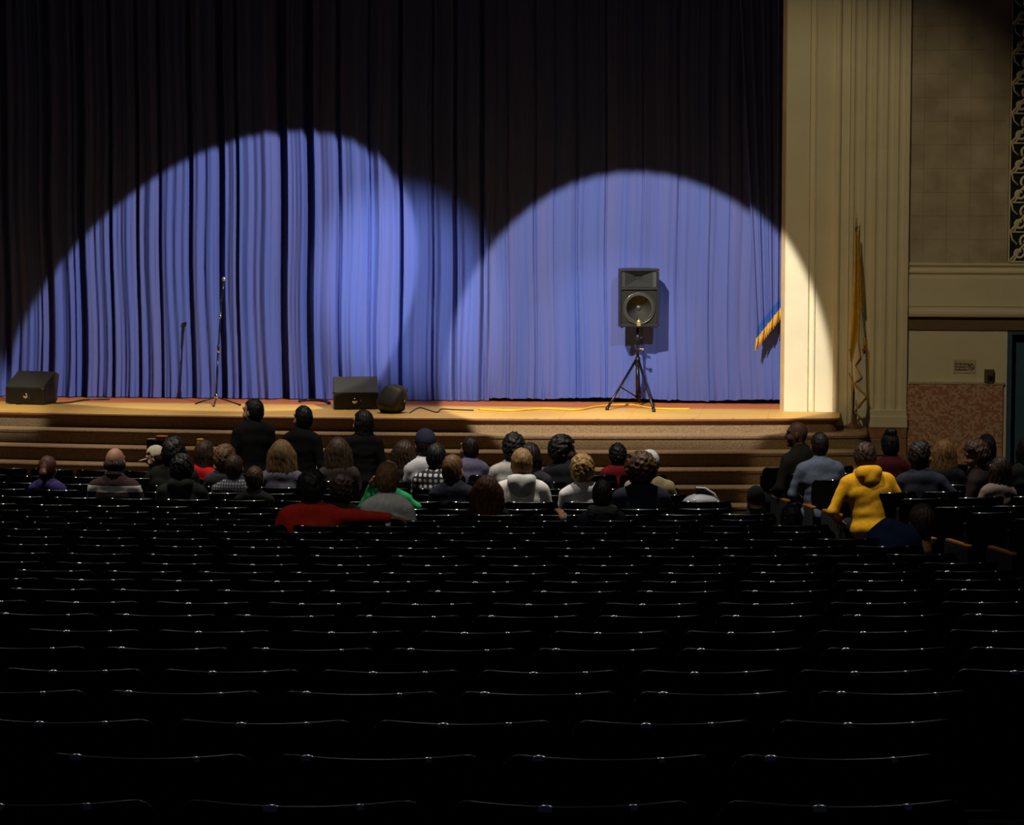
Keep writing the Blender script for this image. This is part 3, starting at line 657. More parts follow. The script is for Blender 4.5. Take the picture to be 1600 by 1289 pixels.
M_armdk = mat('shaded_armrest', (.02, .014, .008), .5)  # recoloured armrest wood, the hall's darkness put into its colour
SMarm_dk = SM['armrest'].copy(); SMarm_dk.materials.clear(); SMarm_dk.materials.append(M_armdk)
def mirror_mesh(me):
    q = me.copy(); q.transform(Matrix.Scale(-1, 4, (1, 0, 0))); q.flip_normals(); return q
SM_R = {k: mirror_mesh(SM[k]) for k in ('standard', 'armrest', 'end_panel')}
SEATS = []          # (xyz, rot, root)
def put_seat(pos, rot, label, group, end=None, odd=0):
    root = empty('auditorium_seat', pos, rot); tag(root, label, 'seat', group)
    def ch(name, me):
        o = bpy.data.objects.new(name, me); COL.objects.link(o); o.parent = root; return o
    ch('backrest', SM['backrest']); ch('top_rim', SM['top_rim']); s = ch('seat', SM['seat_up']); ch('standard', SM['standard'])
    ch('glint_bead', SM['glint_b' if odd else 'glint_a']); ch('glint_bead', SM['cap_c'])  # made-up beads imitate reflections along the top rim
    if end == 'bare': return SEATS.append([np.array(pos), rot, s]) or root
    if end == 'L': ch('armrest', SM['armrest']); ch('end_panel', SM['end_panel'])
    else: ch('armrest', SMarm_dk)
    if end == 'R': ch('standard', SM_R['standard']); ch('armrest', SM_R['armrest']); ch('end_panel', SM_R['end_panel'])
    SEATS.append([np.array(pos), rot, s]); return root
def ordn(n): return '%d%s' % (n, 'th' if 10 <= n % 100 <= 20 else {1: 'st', 2: 'nd', 3: 'rd'}.get(n % 10, 'th'))
PIT = .50
XEND = {-4: 1046, -3: 1052, -2: 1066, -1: 1079, 0: 1148, 1: 1148, 2: 1219, 3: 1219, 4: 1304, 5: 1312, 6: 1385, 7: 1452, 8: 1505, 9: 1570}
GAP = {10: 1300, 11: 1300, 12: 1313, 13: 1288, 14: 1305, 15: 1267, 16: 1279, 17: 1236, 18: 1262, 19: 1200, 20: 1135, 21: 1110}
GAP = {11: 1300, 12: 1313, 13: 1288, 14: 1305, 15: 1267, 16: 1279, 17: 1236, 18: 1262, 19: 1200, 20: 1135, 21: 1110, 10: 1310}
def rim_pt(R, a): return np.array([CC[0]+R*math.sin(a), CC[1]-R*math.cos(a), ztop(R)])
def ang_of(R, px):
    lo, hi = -.6, .6
    for _ in range(40):
        m_ = (lo+hi)/2
        if proj(rim_pt(R, m_))[0] < px: lo = m_
        else: hi = m_
    return lo
for i, R in zip(ROWI, rowR):
    da = PIT/R; nrow = i+5
    if i in XEND: a = ang_of(R, XEND[i])-da/2; endd = True
    else:
        a = ang_of(R, GAP[i])+da/2; endd = False
        while proj(rim_pt(R, a+da))[0] < 1650: a += da
    k = 1
    while proj(rim_pt(R, a))[0] > -60:
        p = rim_pt(R, a); p[2] -= HB
        if endd: lab = 'dark curved-back seat, %s from the aisle in the %s row from the stage' % (ordn(k), ordn(nrow)) if k > 1 else 'dark curved-back aisle seat ending the %s row from the stage, centre block' % ordn(nrow)
        else: lab = 'dark curved-back seat, %s from the right edge in the %s row from the bottom' % (ordn(k), ordn(22-i))
        put_seat(p, a, lab, 'seats of the centre block', 'R' if (endd and k == 1) else None, i % 2 == 0)
        a -= da; k += 1
# right-hand block across the aisle
RB = [(1192, 731), (1230, 741), (1270, 750), (1312, 761), (1357, 770.5), (1407, 780), (1458, 793), (1513, 802), (1582, 811.5)]
RROW = []
for k, (px, py) in enumerate(RB):
    lo, hi = 14, 34
    for _ in range(50):
        m_ = (lo+hi)/2; p = at_d(px, py, m_)
        if p[2] > ztop(np.hypot(*(p[:2]-CC))): lo = m_
        else: hi = m_
    p = at_d(px, py, lo); R = np.hypot(*(p[:2]-CC)); phi = math.atan2(p[0]-CC[0], CC[1]-p[1])
    dirv = np.array([math.cos(phi+.035), math.sin(phi+.035)]); RROW.append((p, R, phi, dirv))
    c = 0
    while True:
        q = p[:2]+dirv*PIT*(c+.5); Rq = np.hypot(*(q-CC)); zq = ztop(Rq)-HB
        if proj((q[0], q[1], zq+HB))[0] > 1660: break
        lab = ('right-hand block %s, %s row from the stage' % ('seat behind the yellow jacket' if k == 4 else 'seat with oak-topped end panel', ordn(k+1))) if c == 0 else 'right-hand block dark seat, %s from the aisle in the %s row from the stage' % (ordn(c+1), ordn(k+1))
        put_seat(np.array([q[0], q[1], zq]), phi+.035+.10, lab, 'seats of the right-hand block', ('bare' if k == 4 else 'L') if c == 0 else None, k % 2); c += 1
# ------------------------------------------------------------------ people: bodies grown as one smooth surface
def snet(g, mn, h):
    """surface nets: scalar grid -> verts, quads"""
    s = g < 0; nx, ny, nz = g.shape
    acc = np.zeros((nx-1, ny-1, nz-1, 3)); cnt = np.zeros((nx-1, ny-1, nz-1))
    cr = [(0, 0, 0), (1, 0, 0), (0, 1, 0), (1, 1, 0), (0, 0, 1), (1, 0, 1), (0, 1, 1), (1, 1, 1)]
    sl = lambda A, c: A[c[0]:nx-1+c[0], c[1]:ny-1+c[1], c[2]:nz-1+c[2]]
    for a in range(8):
        for ax, st in ((0, 1), (1, 2), (2, 4)):
            if a & st: continue
            ca, cb = cr[a], cr[a | st]; m = sl(s, ca) != sl(s, cb)
            if not m.any(): continue
            ga, gb = sl(g, ca)[m], sl(g, cb)[m]; t = ga/(ga-gb)
            p = np.zeros((len(t), 3)); p[:] = ca; p[:, ax] += t
            acc[m] += p; cnt[m] += 1
    act = cnt > 0; idx = -np.ones(act.shape, int); idx[act] = np.arange(act.sum())
    ijk = np.argwhere(act); V = (ijk+acc[act]/cnt[act][:, None])*h+np.array(mn)
    Q = []
    for ax in range(3):
        o1, o2 = (ax+1) % 3, (ax+2) % 3
        a_ = [slice(None)]*3; b_ = [slice(None)]*3; a_[ax] = slice(0, -1); b_[ax] = slice(1, None)
        ch = s[tuple(a_)] != s[tuple(b_)]; w_ = np.argwhere(ch)
        ok = (w_[:, o1] > 0) & (w_[:, o2] > 0) & (w_[:, o1] < g.shape[o1]-1) & (w_[:, o2] < g.shape[o2]-1); w_ = w_[ok]
        ins = s[tuple(w_.T)]
        def cell(d1, d2):
            q = w_.copy(); q[:, o1] -= d1; q[:, o2] -= d2; return idx[tuple(q.T)]
        q = np.stack([cell(1, 1), cell(0, 1), cell(0, 0), cell(1, 0)], 1); q[~ins] = q[~ins][:, ::-1]
        Q.append(q)
    return V, np.concatenate(Q)
def rotm(yaw=0, pitch=0, roll=0):
    return np.array((Matrix.Rotation(yaw, 3, 'Z')@Matrix.Rotation(pitch, 3, 'X')@Matrix.Rotation(roll, 3, 'Y')))
class Sdf:
    def __init__(s): s.p = []
    def rc(s, a, b, ra, rb, m=0, k=.03): s.p.append(('c', np.array(a, float), np.array(b, float), ra, rb, m, k)); return s
    def el(s, c, r, m=0, k=.03, rot=None): s.p.append(('e', np.array(c, float), np.array(r, float), rot, None, m, k)); return s
    @staticmethod
    def ev(q, P):
        if q[0] == 'c':
            a, b, ra, rb = q[1:5]; ab = b-a; t = np.clip(((P-a)@ab)/max(ab@ab, 1e-9), 0, 1)
            return np.linalg.norm(P-a-t[..., None]*ab, axis=-1)-(ra+(rb-ra)*t)
        L = P-q[1]
        if q[3] is not None: L = L@q[3]
        k0 = np.linalg.norm(L/q[2], axis=-1); k1 = np.linalg.norm(L/q[2]**2, axis=-1)+1e-9
        return k0*(k0-1)/k1
    def bb(s, q):
        if q[0] == 'c': r = max(q[3], q[4]); return np.minimum(q[1], q[2])-r, np.maximum(q[1], q[2])+r
        r = q[2].max() if q[3] is not None else q[2]; return q[1]-r, q[1]+r
    def mesh(s, h, post=None, pad=.03):
        B = [s.bb(q) for q in s.p]; mn = np.min([b[0] for b in B], 0)-pad; mx = np.max([b[1] for b in B], 0)+pad
        n = np.ceil((mx-mn)/h).astype(int)+1; g = np.full(n, .2)
        ax = [mn[i]+h*np.arange(n[i]) for i in range(3)]
        for q, b in zip(s.p, B):
            m_ = q[6]+.02; lo = np.maximum(((b[0]-m_-mn)/h).astype(int), 0); hi = np.minimum(((b[1]+m_-mn)/h).astype(int)+2, n)
            S = tuple(slice(l, u) for l, u in zip(lo, hi)); P = np.stack(np.meshgrid(*(a[x] for a, x in zip(ax, S)), indexing='ij'), -1)
            d = s.ev(q, P); o = g[S]; k = q[6]; hh = np.maximum(k-np.abs(o-d), 0)/k; g[S] = np.minimum(o, d)-hh*hh*k/4
        if post is not None:
            P = np.stack(np.meshgrid(*ax, indexing='ij'), -1); g = post(P, g)
        return snet(g, mn, h)
    def classify(s, V): return np.array([q[5] for q in s.p])[np.argmin([s.ev(q, V) for q in s.p], 0)]
def np_mesh(name, V, Q, mids, mats):
    me = bpy.data.meshes.new(name); me.vertices.add(len(V)); me.vertices.foreach_set('co', V.astype(np.float32).ravel())
    me.loops.add(Q.size); me.loops.foreach_set('vertex_index', Q.astype(np.int32).ravel())
    me.polygons.add(len(Q)); me.polygons.foreach_set('loop_start', (np.arange(len(Q))*4).astype(np.int32))
    for m in mats: me.materials.append(m)
    me.polygons.foreach_set('material_index', mids.astype(np.int32)); me.polygons.foreach_set('use_smooth', np.ones(len(Q), bool))
    me.update(calc_edges=True); return me
# head and hand templates (face toward +Y)
_h = Sdf()
_h.el((0, -.010, .018), (.073, .092, .098), 0, .02).el((0, .022, -.045), (.055, .068, .072), 0, .04).rc((-.012, .072, -.098), (.012, .072, -.098), .02, .02, 0, .03)
_h.rc((0, .088, .012), (0, .106, -.026), .007, .012, 0, .012).rc((-.009, .094, -.031), (.009, .094, -.031), .007, .007, 0, .01)
_h.rc((-.045, .072, .036), (.045, .072, .036), .014, .014, 0, .02)
for s in (-1, 1): _h.el((s*.075, -.004, -.010), (.010, .019, .031), 0, .008).el((s*.030, .0755, .012), (.0125, .0125, .010), 1, .004).el((s*.040, .058, -.035), (.026, .024, .024), 0, .025).rc((s*.018, .090, .030), (s*.045, .078, .031), .005, .004, 3, .004)
_h.el((0, .083, -.060), (.024, .010, .0085), 2, .008).rc((0, -.012, -.05), (0, -.03, -.17), .056, .058, 0, .03)
HV, HQ = _h.mesh(.0062); HM = _h.classify(HV)[HQ[:, 0]]
_a = Sdf(); _a.el((0, .045, 0), (.040, .050, .015), 0, .012).rc((0, -.02, 0), (0, .02, 0), .026, .03, 0, .015)
for x, l in ((-.030, .052), (-.010, .064), (.011, .060), (.030, .046)):
    _a.rc((x, .082, 0), (x*1.1, .082+l*.6, -.012), .0098, .009, 0, .005).rc((x*1.1, .082+l*.6, -.012), (x*1.12, .082+l, -.036), .009, .0078, 0, .005)
_a.rc((.030, .022, -.002), (.056, .055, -.012), .0125, .0105, 0, .01).rc((.056, .055, -.012), (.060, .083, -.022), .0105, .009, 0, .006)
AV, AQ = _a.mesh(.0052)
def sh_noise(P, f, sd):
    r = np.random.RandomState(sd); o = 0
    for _ in range(5):
        d = r.normal(size=3); d /= np.linalg.norm(d); o = o+np.sin(P@d*f*r.uniform(.7, 1.5)+r.uniform(0, 6))
    return o/5
def hair_mesh(kind, sd, h=.008):
    s = Sdf()
    if kind == 'short': s.el((0, -.014, .026), (.083, .100, .104), 0).el((0, -.035, -.02), (.076, .072, .075), 0, .02)
    if kind == 'balding': s.el((0, -.030, -.012), (.083, .082, .062), 0)
    if kind == 'curly': s.el((0, -.018, .030), (.098, .112, .110), 0).el((0, -.045, -.02), (.090, .080, .085), 0, .03)
    if kind == 'afro': s.el((0, -.018, .032), (.118, .122, .118), 0).el((0, -.04, -.015), (.105, .09, .08), 0, .03)
    if kind in ('long', 'longwide', 'bun', 'pony'): s.el((0, -.014, .028), (.086, .102, .105), 0)
    if kind == 'long': s.el((0, -.055, -.10), (.082, .055, .19), 0, .06).rc((-.07, -.02, -.02), (-.075, -.01, -.20), .028, .02, 0, .04).rc((.07, -.02, -.02), (.075, -.01, -.20), .028, .02, 0, .04)
    if kind == 'longwide': s.el((0, -.055, -.09), (.115, .065, .20), 0, .06).rc((-.085, -.02, 0), (-.115, -.02, -.20), .036, .03, 0, .05).rc((.085, -.02, 0), (.115, -.02, -.20), .036, .03, 0, .05)
    if kind == 'bun': s.el((0, -.045, .125), (.058, .058, .045), 0, .02).el((0, -.045, -.03), (.08, .065, .08), 0, .03)
    if kind == 'pony': s.rc((0, -.10, .03), (0, -.145, -.02), .03, .034, 0, .03).rc((0, -.145, -.02), (0, -.12, -.17), .034, .018, 0, .03).el((0, -.035, -.02), (.077, .072, .06), 0, .02)
    if kind == 'cap': s.el((0, -.012, .036), (.086, .104, .098), 0)
    if kind == 'beanie': s.el((0, -.014, .030), (.090, .106, .118), 0)
    def post(P, g):
        x, y, z = P[..., 0], P[..., 1], P[..., 2]
        az = np.arctan2(x, -y)
        if kind in ('curly', 'afro'): g = g+.011*sh_noise(P, 150, sd)+.006*sh_noise(P, 300, sd+1)
        elif kind in ('cap', 'beanie'): pass
        else: g = g+.0035*np.sin(az*23+6*sh_noise(P, 30, sd))+.003*sh_noise(P, 130, sd)
        face = np.minimum(y-.012-.10*np.clip(z-.02, 0, .04), .070-z+.25*np.abs(x)*0)   # opening for the face
        if kind in ('short', 'balding', 'curly', 'afro', 'bun', 'pony'): g = np.maximum(g, -(z+.085-.35*np.clip(y+.03, 0, .2)*0))
        g = np.maximum(g, face)
        if kind == 'balding': g = np.maximum(g, z-.030)
        if kind == 'cap': g = np.maximum(g, -(z-.012))
        if kind == 'beanie': g = np.maximum(g, -(z+.01))
        return g
    return s.mesh(h, post)
HAIRC = {}
SK = dict(fair=(.62, .33, .22), tan=(.45, .22, .13), brown=(.17, .08, .045), dark=(.07, .034, .02))
PEOPLE = []
def person(px, top, d, name_label, top_mat=None, hair='short', hc=(.05, .028, .015), skin='fair', seat_z=None, stand=False, turn=0, lean=(0, 0), head=(0, 0, 0),
           bulk=1.0, sh=1.0, armL=None, armR=None, short_sleeve=False, legs=(.012, .013, .018), hood=None, hoodc=None, scale=None, res=.0125, cap_c=None, head_dx=0, group='audience members', big=1.0):
    big = big*1.17
    """px, top: pixel of the crown; d: ground distance. turn > 0 turns left."""
    crown = at_d(px, top, d)
    fl_R = np.hypot(*(crown[:2]-CC)); zf = max(0, zfl(fl_R)) if fl_R > 19.3 else 0
    phi = math.atan2(crown[0]-CC[0], CC[1]-crown[1])
    full = 1.72 if stand else .90
    seat = zf if stand else (zf+.455 if seat_z is None else seat_z)
    S = (crown[2]-seat)/full if scale is None else scale
    S = min(max(S, .70), 1.14)
    # joints in unit frame; for a seated figure z = 0 is the seat, for a standing one the floor
    hz = .86 if stand else 0.0
    lf, ls = lean
    RT = rotm(0, -lf, ls)
    def T(p): p = np.array(p, float)*np.array([1, 1, 1.06]); c = np.array([0, 0, hz+.10]); return RT@(p-np.array([0, 0, .10]))+c
    b = bulk; s = Sdf(); TOP, LEG, SKN, SHOE = 0, 1, 2, 3
    s.el((0, .015, hz+.10), (.170*b, .125*b, .125), TOP, .05)
    s.el(T((0, .01, .25)), np.array((.155*b, .108*b, .16)), TOP, .05, RT)
    s.el(T((0, 0, .42)), np.array((.172*b*sh, .112*b, .165)), TOP, .06, RT)
    s.rc(T((-.135*sh, -.005, .525)), T((.135*sh, -.005, .525)), .058*b, .058*b, TOP, .05)
    s.rc(T((-.07, -.012, .545)), T((.07, -.012, .545)), .068, .068, TOP, .06).rc(T((0, -.015, .55)), T((0, .002, .615)), .088, .064, TOP, .06)
    s.rc(T((0, .0, .60)), T((0, .018, .68)), .058, .056, SKN, .015)
    for sg, arm in ((-1, armL), (1, armR)):
        shd = T((sg*.172*sh, -.005, .505))
        if arm: el_ = np.array(arm[0], float); wr_ = np.array(arm[1], float)
        elif stand: el_ = T((sg*.235, -.02, .25)); wr_ = T((sg*.225, .06, .03))
        else: el_ = T((sg*.235*sh, .05, .27)); wr_ = np.array([sg*.10, .30, hz+.20])
        s.rc(shd, el_, .056*b, .044*b, TOP, .04)
        if short_sleeve:
            mid = shd*.45+el_*.55; s.p[-1] = ('c', shd, mid, .056*b, .052*b, TOP, .04); s.rc(mid, el_, .040, .036, SKN, .015); s.rc(el_, wr_, .037, .026, SKN, .02)
        else: s.rc(el_, wr_, .043*b, .032*b, TOP, .03)
        s.hands = getattr(s, 'hands', [])+[(sg, el_, wr_)]
    for sg in (-1, 1):
        if stand:
            s.rc((sg*.088, 0, .86), (sg*.095, .01, .48), .085, .058, LEG, .05).rc((sg*.095, .01, .48), (sg*.10, -.01, .10), .056, .042, LEG, .03).rc((sg*.10, -.02, .05), (sg*.115, .14, .035), .045, .036, SHOE, .02)
        else:
            s.rc((sg*.085, .04, .085), (sg*.105, .44, .085), .085, .062, LEG, .05).rc((sg*.105, .45, .07), (sg*.105, .43, -.33), .060, .044, LEG, .03).rc((sg*.105, .41, -.40), (sg*.115, .56, -.415), .044, .036, SHOE, .02)
    V, Q = s.mesh(res); m_ = s.classify(V)[Q[:, 0]]
    # gentle cloth folds
    nrm = sh_noise(V, 55, int(px))*.004+sh_noise(V*np.array([1, 1, 2.2]), 28, int(px)+3)*.005
    tmask = np.ones(len(V)); ctr = np.array([0, 0, hz+.35]); dirn = V-ctr; dirn /= np.linalg.norm(dirn, axis=1)[:, None]+1e-6; V = V+dirn*nrm[:, None]*tmask[:, None]
    Vs = [V]; Qs = [Q]; Ms = [m_]; nb = len(V)
    hc_ = RT@(np.array((0, .028, .90-.116*big))-np.array([0, 0, .10]))+np.array([0, 0, hz+.10]); RH = rotm(head[0], head[1], head[2]); hv = (HV*big)@RH.T+hc_
    Vs.append(hv); Qs.append(HQ+nb); Ms.append(np.array([2, 4, 5, 6])[HM]); nb += len(hv)
    for sg, e_, w_ in s.hands:
        dr = (w_-e_)/np.linalg.norm(w_-e_); zz = np.array([0, 0, 1.0]); xx = np.cross(dr, zz); xx /= np.linalg.norm(xx)+1e-6; zz = np.cross(xx, dr)
        B = np.stack([xx*(-sg), dr, zz], 1); hv2 = AV@B.T+w_+dr*.012
        q2 = AQ if sg < 0 else AQ[:, ::-1]
        Vs.append(hv2); Qs.append(q2+nb); Ms.append(np.full(len(AQ), 2)); nb += len(hv2)
    V = np.concatenate(Vs)*S; Q = np.concatenate(Qs); mm = np.concatenate(Ms)
    sk = skinm(SK[skin]); mats = [top_mat, cloth(legs), sk, mat('shoe_leather', (.02, .018, .016), .5), mat('eye', (.25, .22, .2), .2), mat('lips_'+skin, tuple(x*.8 for x in SK[skin]), .5), hairm(hc)]
    me = np_mesh('person', V, Q, mm, mats); o = link('person', me); tag(o, name_label, 'person', group)
    rz = phi+turn
    off = rotm(rz)@(hc_*S*np.array([1, 1, 0]))
    o.location = (crown[0]-off[0], crown[1]-off[1], crown[2]-S*(hc_[2]+.116*big) if not stand else 0)
    o.rotation_euler = (0, 0, rz)
    if stand: o.location.z = max(zf, crown[2]-S*(hc_[2]+.116))
    def child(name, v, q, m): return link(name, np_mesh(name, v*S, q, np.zeros(len(q)), [m]), o)
    def onhead(v): return (v*big)@RH.T+hc_
    if hair and hair != 'bald':
        for kd in hair.split('+'):
            key = (kd, int(px) % 3)
            if key not in HAIRC: HAIRC[key] = hair_mesh(kd, int(px) % 3)
            v, q = HAIRC[key]
            if kd in ('cap', 'beanie'):
                c_ = child('cap' if kd == 'cap' else 'knit_hat', onhead(v), q, cloth(cap_c))
                if kd == 'cap':
                    bs = Sdf(); bs.el((0, .115, .018), (.072, .075, .008), 0); bv, bq = bs.mesh(.006); child('cap_brim', onhead(bv), bq, cloth(cap_c))
            else: child('hair', onhead(v), q, hairm(hc))
    if hood:
        hs_ = Sdf()
        if hood == 'hood':
            hs_.el(T((0, -.095, .545)), np.array((.105, .055, .105)), 0, .04, RT)
            hs_.rc(T((-.095, .0, .60)), T((-.07, -.085, .585)), .038, .045, 0, .05).rc(T((.095, .0, .60)), T((.07, -.085, .585)), .038, .045, 0, .05).rc(T((-.07, -.085, .60)), T((.07, -.085, .60)), .042, .042, 0, .05)
        elif hood == 'collar':
            for k in range(10):
                a, c2 = 2*PI*k/10, 2*PI*(k+1)/10; hs_.rc(T((.066*math.sin(a), .062*math.cos(a)+.0, .625-.015*math.cos(a))), T((.066*math.sin(c2), .062*math.cos(c2), .625-.015*math.cos(c2))), .017, .017, 0, .02)
        else:
            hs_.rc(T((-.10, .04, .59)), T((-.09, -.07, .59)), .046, .05, 0, .04).rc(T((-.09, -.07, .585)), T((.09, -.07, .585)), .05, .05, 0, .04).rc(T((.10, .04, .59)), T((.09, -.07, .59)), .046, .05, 0, .04)
        v, q = hs_.mesh(.009, (lambda P, g: g+.009*sh_noise(P, 170, 5)) if hood == 'fur' else (lambda P, g: g+.004*sh_noise(P, 50, 2)))
        child({'hood': 'hood', 'fur': 'fur_collar', 'collar': 'collar'}[hood], v, q, hoodc)
    PEOPLE.append((np.array(o.location), stand)); return o
ROWK = {i: k for k, i in enumerate(ROWI)}
def rd(i, off=.20): return rowD[ROWK[i]]+off
def ctr_d(px, i, off=.2):
    """ground distance of row i at pixel column px"""
    R = rowR[ROWK[i]]-off; a = ang_of(R, px); p = rim_pt(R, a); return -math.sin(YAW)*p[0]+math.cos(YAW)*p[1]
def rgt_d(px, k, off=.2):
    p, R, phi, dv = RROW[k]; best = None
    for t in np.linspace(-1, 6, 300):
        q = p[:2]+dv*t+np.array([-math.sin(phi), math.cos(phi)])*off; x = proj((q[0], q[1], p[2]))[0]
        if best is None or abs(x-px) < best[0]: best = (abs(x-px), -math.sin(YAW)*q[0]+math.cos(YAW)*q[1])
    return best[1]
BLK = (.005, .005, .0055); NAVY = (.016, .020, .034); BRN = (.055, .026, .012); DKB = (.022, .012, .008); AUB = (.085, .026, .008); BLND = (.42, .25, .085)
def P(px, top, row, label, c, hair, hc, **k):
    tm = c if not isinstance(c, tuple) else cloth(c); return person(px, top, ctr_d(px, row), label, tm, hair, hc, **k)
def PR(px, top, row, label, c, hair, hc, **k):
    tm = c if not isinstance(c, tuple) else cloth(c); k.setdefault('big', .90); return person(px, top, rgt_d(px, row), label, tm, hair, hc, **k)
# --- left part of the audience
P(75, 714, -1, 'child with auburn ponytail and purple-blue top near the left edge', (.05, .035, .16), 'pony', (.10, .035, .014), head=(0, .1, 0))
M_sweater = zbands('striped_sweater', [(.480, .535, (.80, .74, .64)), (.2, .479, (.02, .012, .012))], (.035, .010, .010))
P(180, 700, 0, 'balding man in dark sweater with broad cream stripe and collar', M_sweater, 'balding', (.06, .05, .045), skin='tan', hood='collar', hoodc=cloth((.72, .66, .56)), sh=1.12, bulk=1.08)
P(243, 698, -3, 'person in pale cap leaning left behind the black jacket', BLK, 'short+cap', DKB, cap_c=(.55, .48, .34), turn=.9, head=(.6, -.3, 0), lean=(.1, -.1))
P(274, 686, -2, 'person in bulky black jacket left of the red shirt', (.010, .011, .009), 'curly', (.012, .010, .008), bulk=1.3, sh=1.15, turn=-.3)
P(285, 712, 0, 'low seated person in dark olive hooded coat before the red shirt', (.016, .018, .013), 'curly', (.014, .013, .009), bulk=1.25, sh=1.1, hood='hood', hoodc=cloth((.018, .020, .015)))
P(322, 690, -3, 'person in bright red shirt with brown hair', (.62, .012, .010), 'long', BRN, turn=-.5, lean=(.05, .12))
P(352, 697, -2, 'person with light brown curly hair behind the plaid shirt', (.05, .045, .05), 'curly', (.16, .085, .035))
P(366, 712, -1, 'person in blue-grey plaid shirt beside the red shirt', plaid('bluegrey_plaid', (.05, .05, .06), (.26, .27, .32), 12), 'short', BRN, sh=1.1)
P(398, 730, 0, 'brown-haired child in dark top in front of plaid shirt', (.014, .012, .012), 'short', (.07, .035, .014))
P(441, 690, -2, 'person with long sandy hair between two standing silhouettes', (.14, .13, .17), 'longwide', (.20, .11, .042), sh=1.05)
P(528, 686, -3, 'long brown-haired girl between the standing figures', (.06, .045, .04), 'longwide', (.07, .04, .022), turn=.2)
P(632, 690, -3, 'girl with very long dark brown hair left of white shirt', (.03, .02, .015), 'longwide', (.045, .022, .011))
# standing silhouettes
def PS(px, top, d, label, c, hair, hc, **k): return person(px, top, d, label, cloth(c), hair, hc, stand=True, **k)
PS(395, 630, 26.35, 'tall standing man in black jacket, leftmost of three standing figures', BLK, 'short', (.010, .008, .007), turn=.35, head=(.8, 0, 0), bulk=1.12, sh=1.02)
PS(473, 641, 25.9, 'standing dark-haired man in black jacket turning left, middle standing figure', BLK, 'short', (.012, .009, .007), turn=-.2, head=(.9, 0, 0), bulk=1.05)
PS(566, 648, 25.9, 'standing long-haired woman in black, rightmost of three standing figures', (.006, .0055, .0055), 'long', (.012, .009, .007), turn=.3, head=(.5, 0, 0), bulk=1.08)
# --- centre
P(664, 672, -3, 'person in dark blue cap and white shirt behind plaid shirt', (.60, .60, .62), 'short+cap', DKB, cap_c=(.02, .022, .045), turn=.3)
P(682, 694, -2, 'dark-haired person in black and white checked shirt', plaid('black_white_check', (.015, .015, .018), (.66, .65, .63), 6), 'short', (.010, .009, .008), turn=-.2, sh=1.08)
P(708, 712, 0, 'brown-haired person in navy jacket left of the grey hoodie', (.014, .016, .028), 'short', (.14, .065, .022), bulk=1.08, head=(-.35, 0, 0))
P(733, 683, -4, 'dark-haired person in lilac shirt at the front row', (.16, .14, .24), 'short', DKB, turn=.25, head=(.3, .1, 0))
P(803, 679, -3, 'dark-haired person in pale grey shirt in front of the grey hoodie', (.50, .47, .43), 'curly', (.012, .010, .009), sh=1.12)
P(829, 694, -2, 'person with smooth black hair just right of grey hoodie', (.03, .03, .035), 'long', (.012, .010, .009), turn=-.2)
P(815, 702, 0, 'blond-haired man in pale grey hoodie with hood down', (.78, .74, .69), 'short', (.34, .19, .07), hood='hood', hoodc=cloth((.62, .59, .56)), sh=1.1, bulk=1.12, head=(.1, .1, 0))
P(881, 684, -3, 'person with round black afro hair and black top', (.014, .014, .018), 'afro', (.010, .008, .007), skin='dark', turn=-.4, head=(-1.0, 0, 0))
P(909, 712, 0, 'child with curly blond hair and white long-sleeved top', (.80, .76, .74), 'curly', BLND, head=(.1, .05, 0), lean=(.02, -.05))
P(965, 695, -4, 'person with round black hair and maroon shirt', (.20, .010, .012), 'curly', (.011, .009, .008), skin='brown')
P(1015, 705, -1, 'person in white cap and khaki jacket behind the curly brown hair', (.30, .24, .13), 'short+cap', BRN, cap_c=(.62, .60, .58), turn=-.1, head=(-.1, 0, 0), sh=1.15, bulk=1.1)
P(1001, 711, 1, 'woman with frizzy brown hair and navy jacket', (.018, .024, .040), 'afro', (.11, .055, .02), bulk=1.15, sh=1.1)
P(761, 746, 2, 'girl with long auburn hair seen from behind before grey hoodie', (.02, .012, .012), 'longwide', AUB, big=1.12)
P(941, 752, 3, 'child in dark jacket with fur-trimmed hood below blond child', (.020, .022, .040), 'short', (.020, .013, .009), hood='fur', hoodc=cloth((.075, .078, .07)), armL=((-.30, .06, .34), (-.36, .16, .50)), bulk=1.1)
P(605, 724, 3, 'light brown-haired person in grey T-shirt beside the red sleeve', (.80, .77, .74), 'short', (.27, .14, .05), sh=.95, bulk=1.0)
P(607, 722, 1, 'child in bright green top with both arms raised', (.02, .40, .12), 'short', BRN, armL=((-.26, .06, .44), (-.17, .0, .66)), armR=((.27, .02, .46), (.20, .12, .25)), scale=.86)
P(487, 737, 4, 'black-haired man in red jacket reaching an arm along seats', (.50, .022, .010), 'curly', (.010, .008, .008), bulk=1.35, sh=1.15, skin='brown', armR=((.36, -.02, .54), (.62, .0, .53)), armL=((-.30, .02, .33), (-.26, .22, .22)))
P(533, 745, 2, 'brown-haired child next to the man in red jacket', (.03, .02, .015), 'curly', (.055, .032, .012))
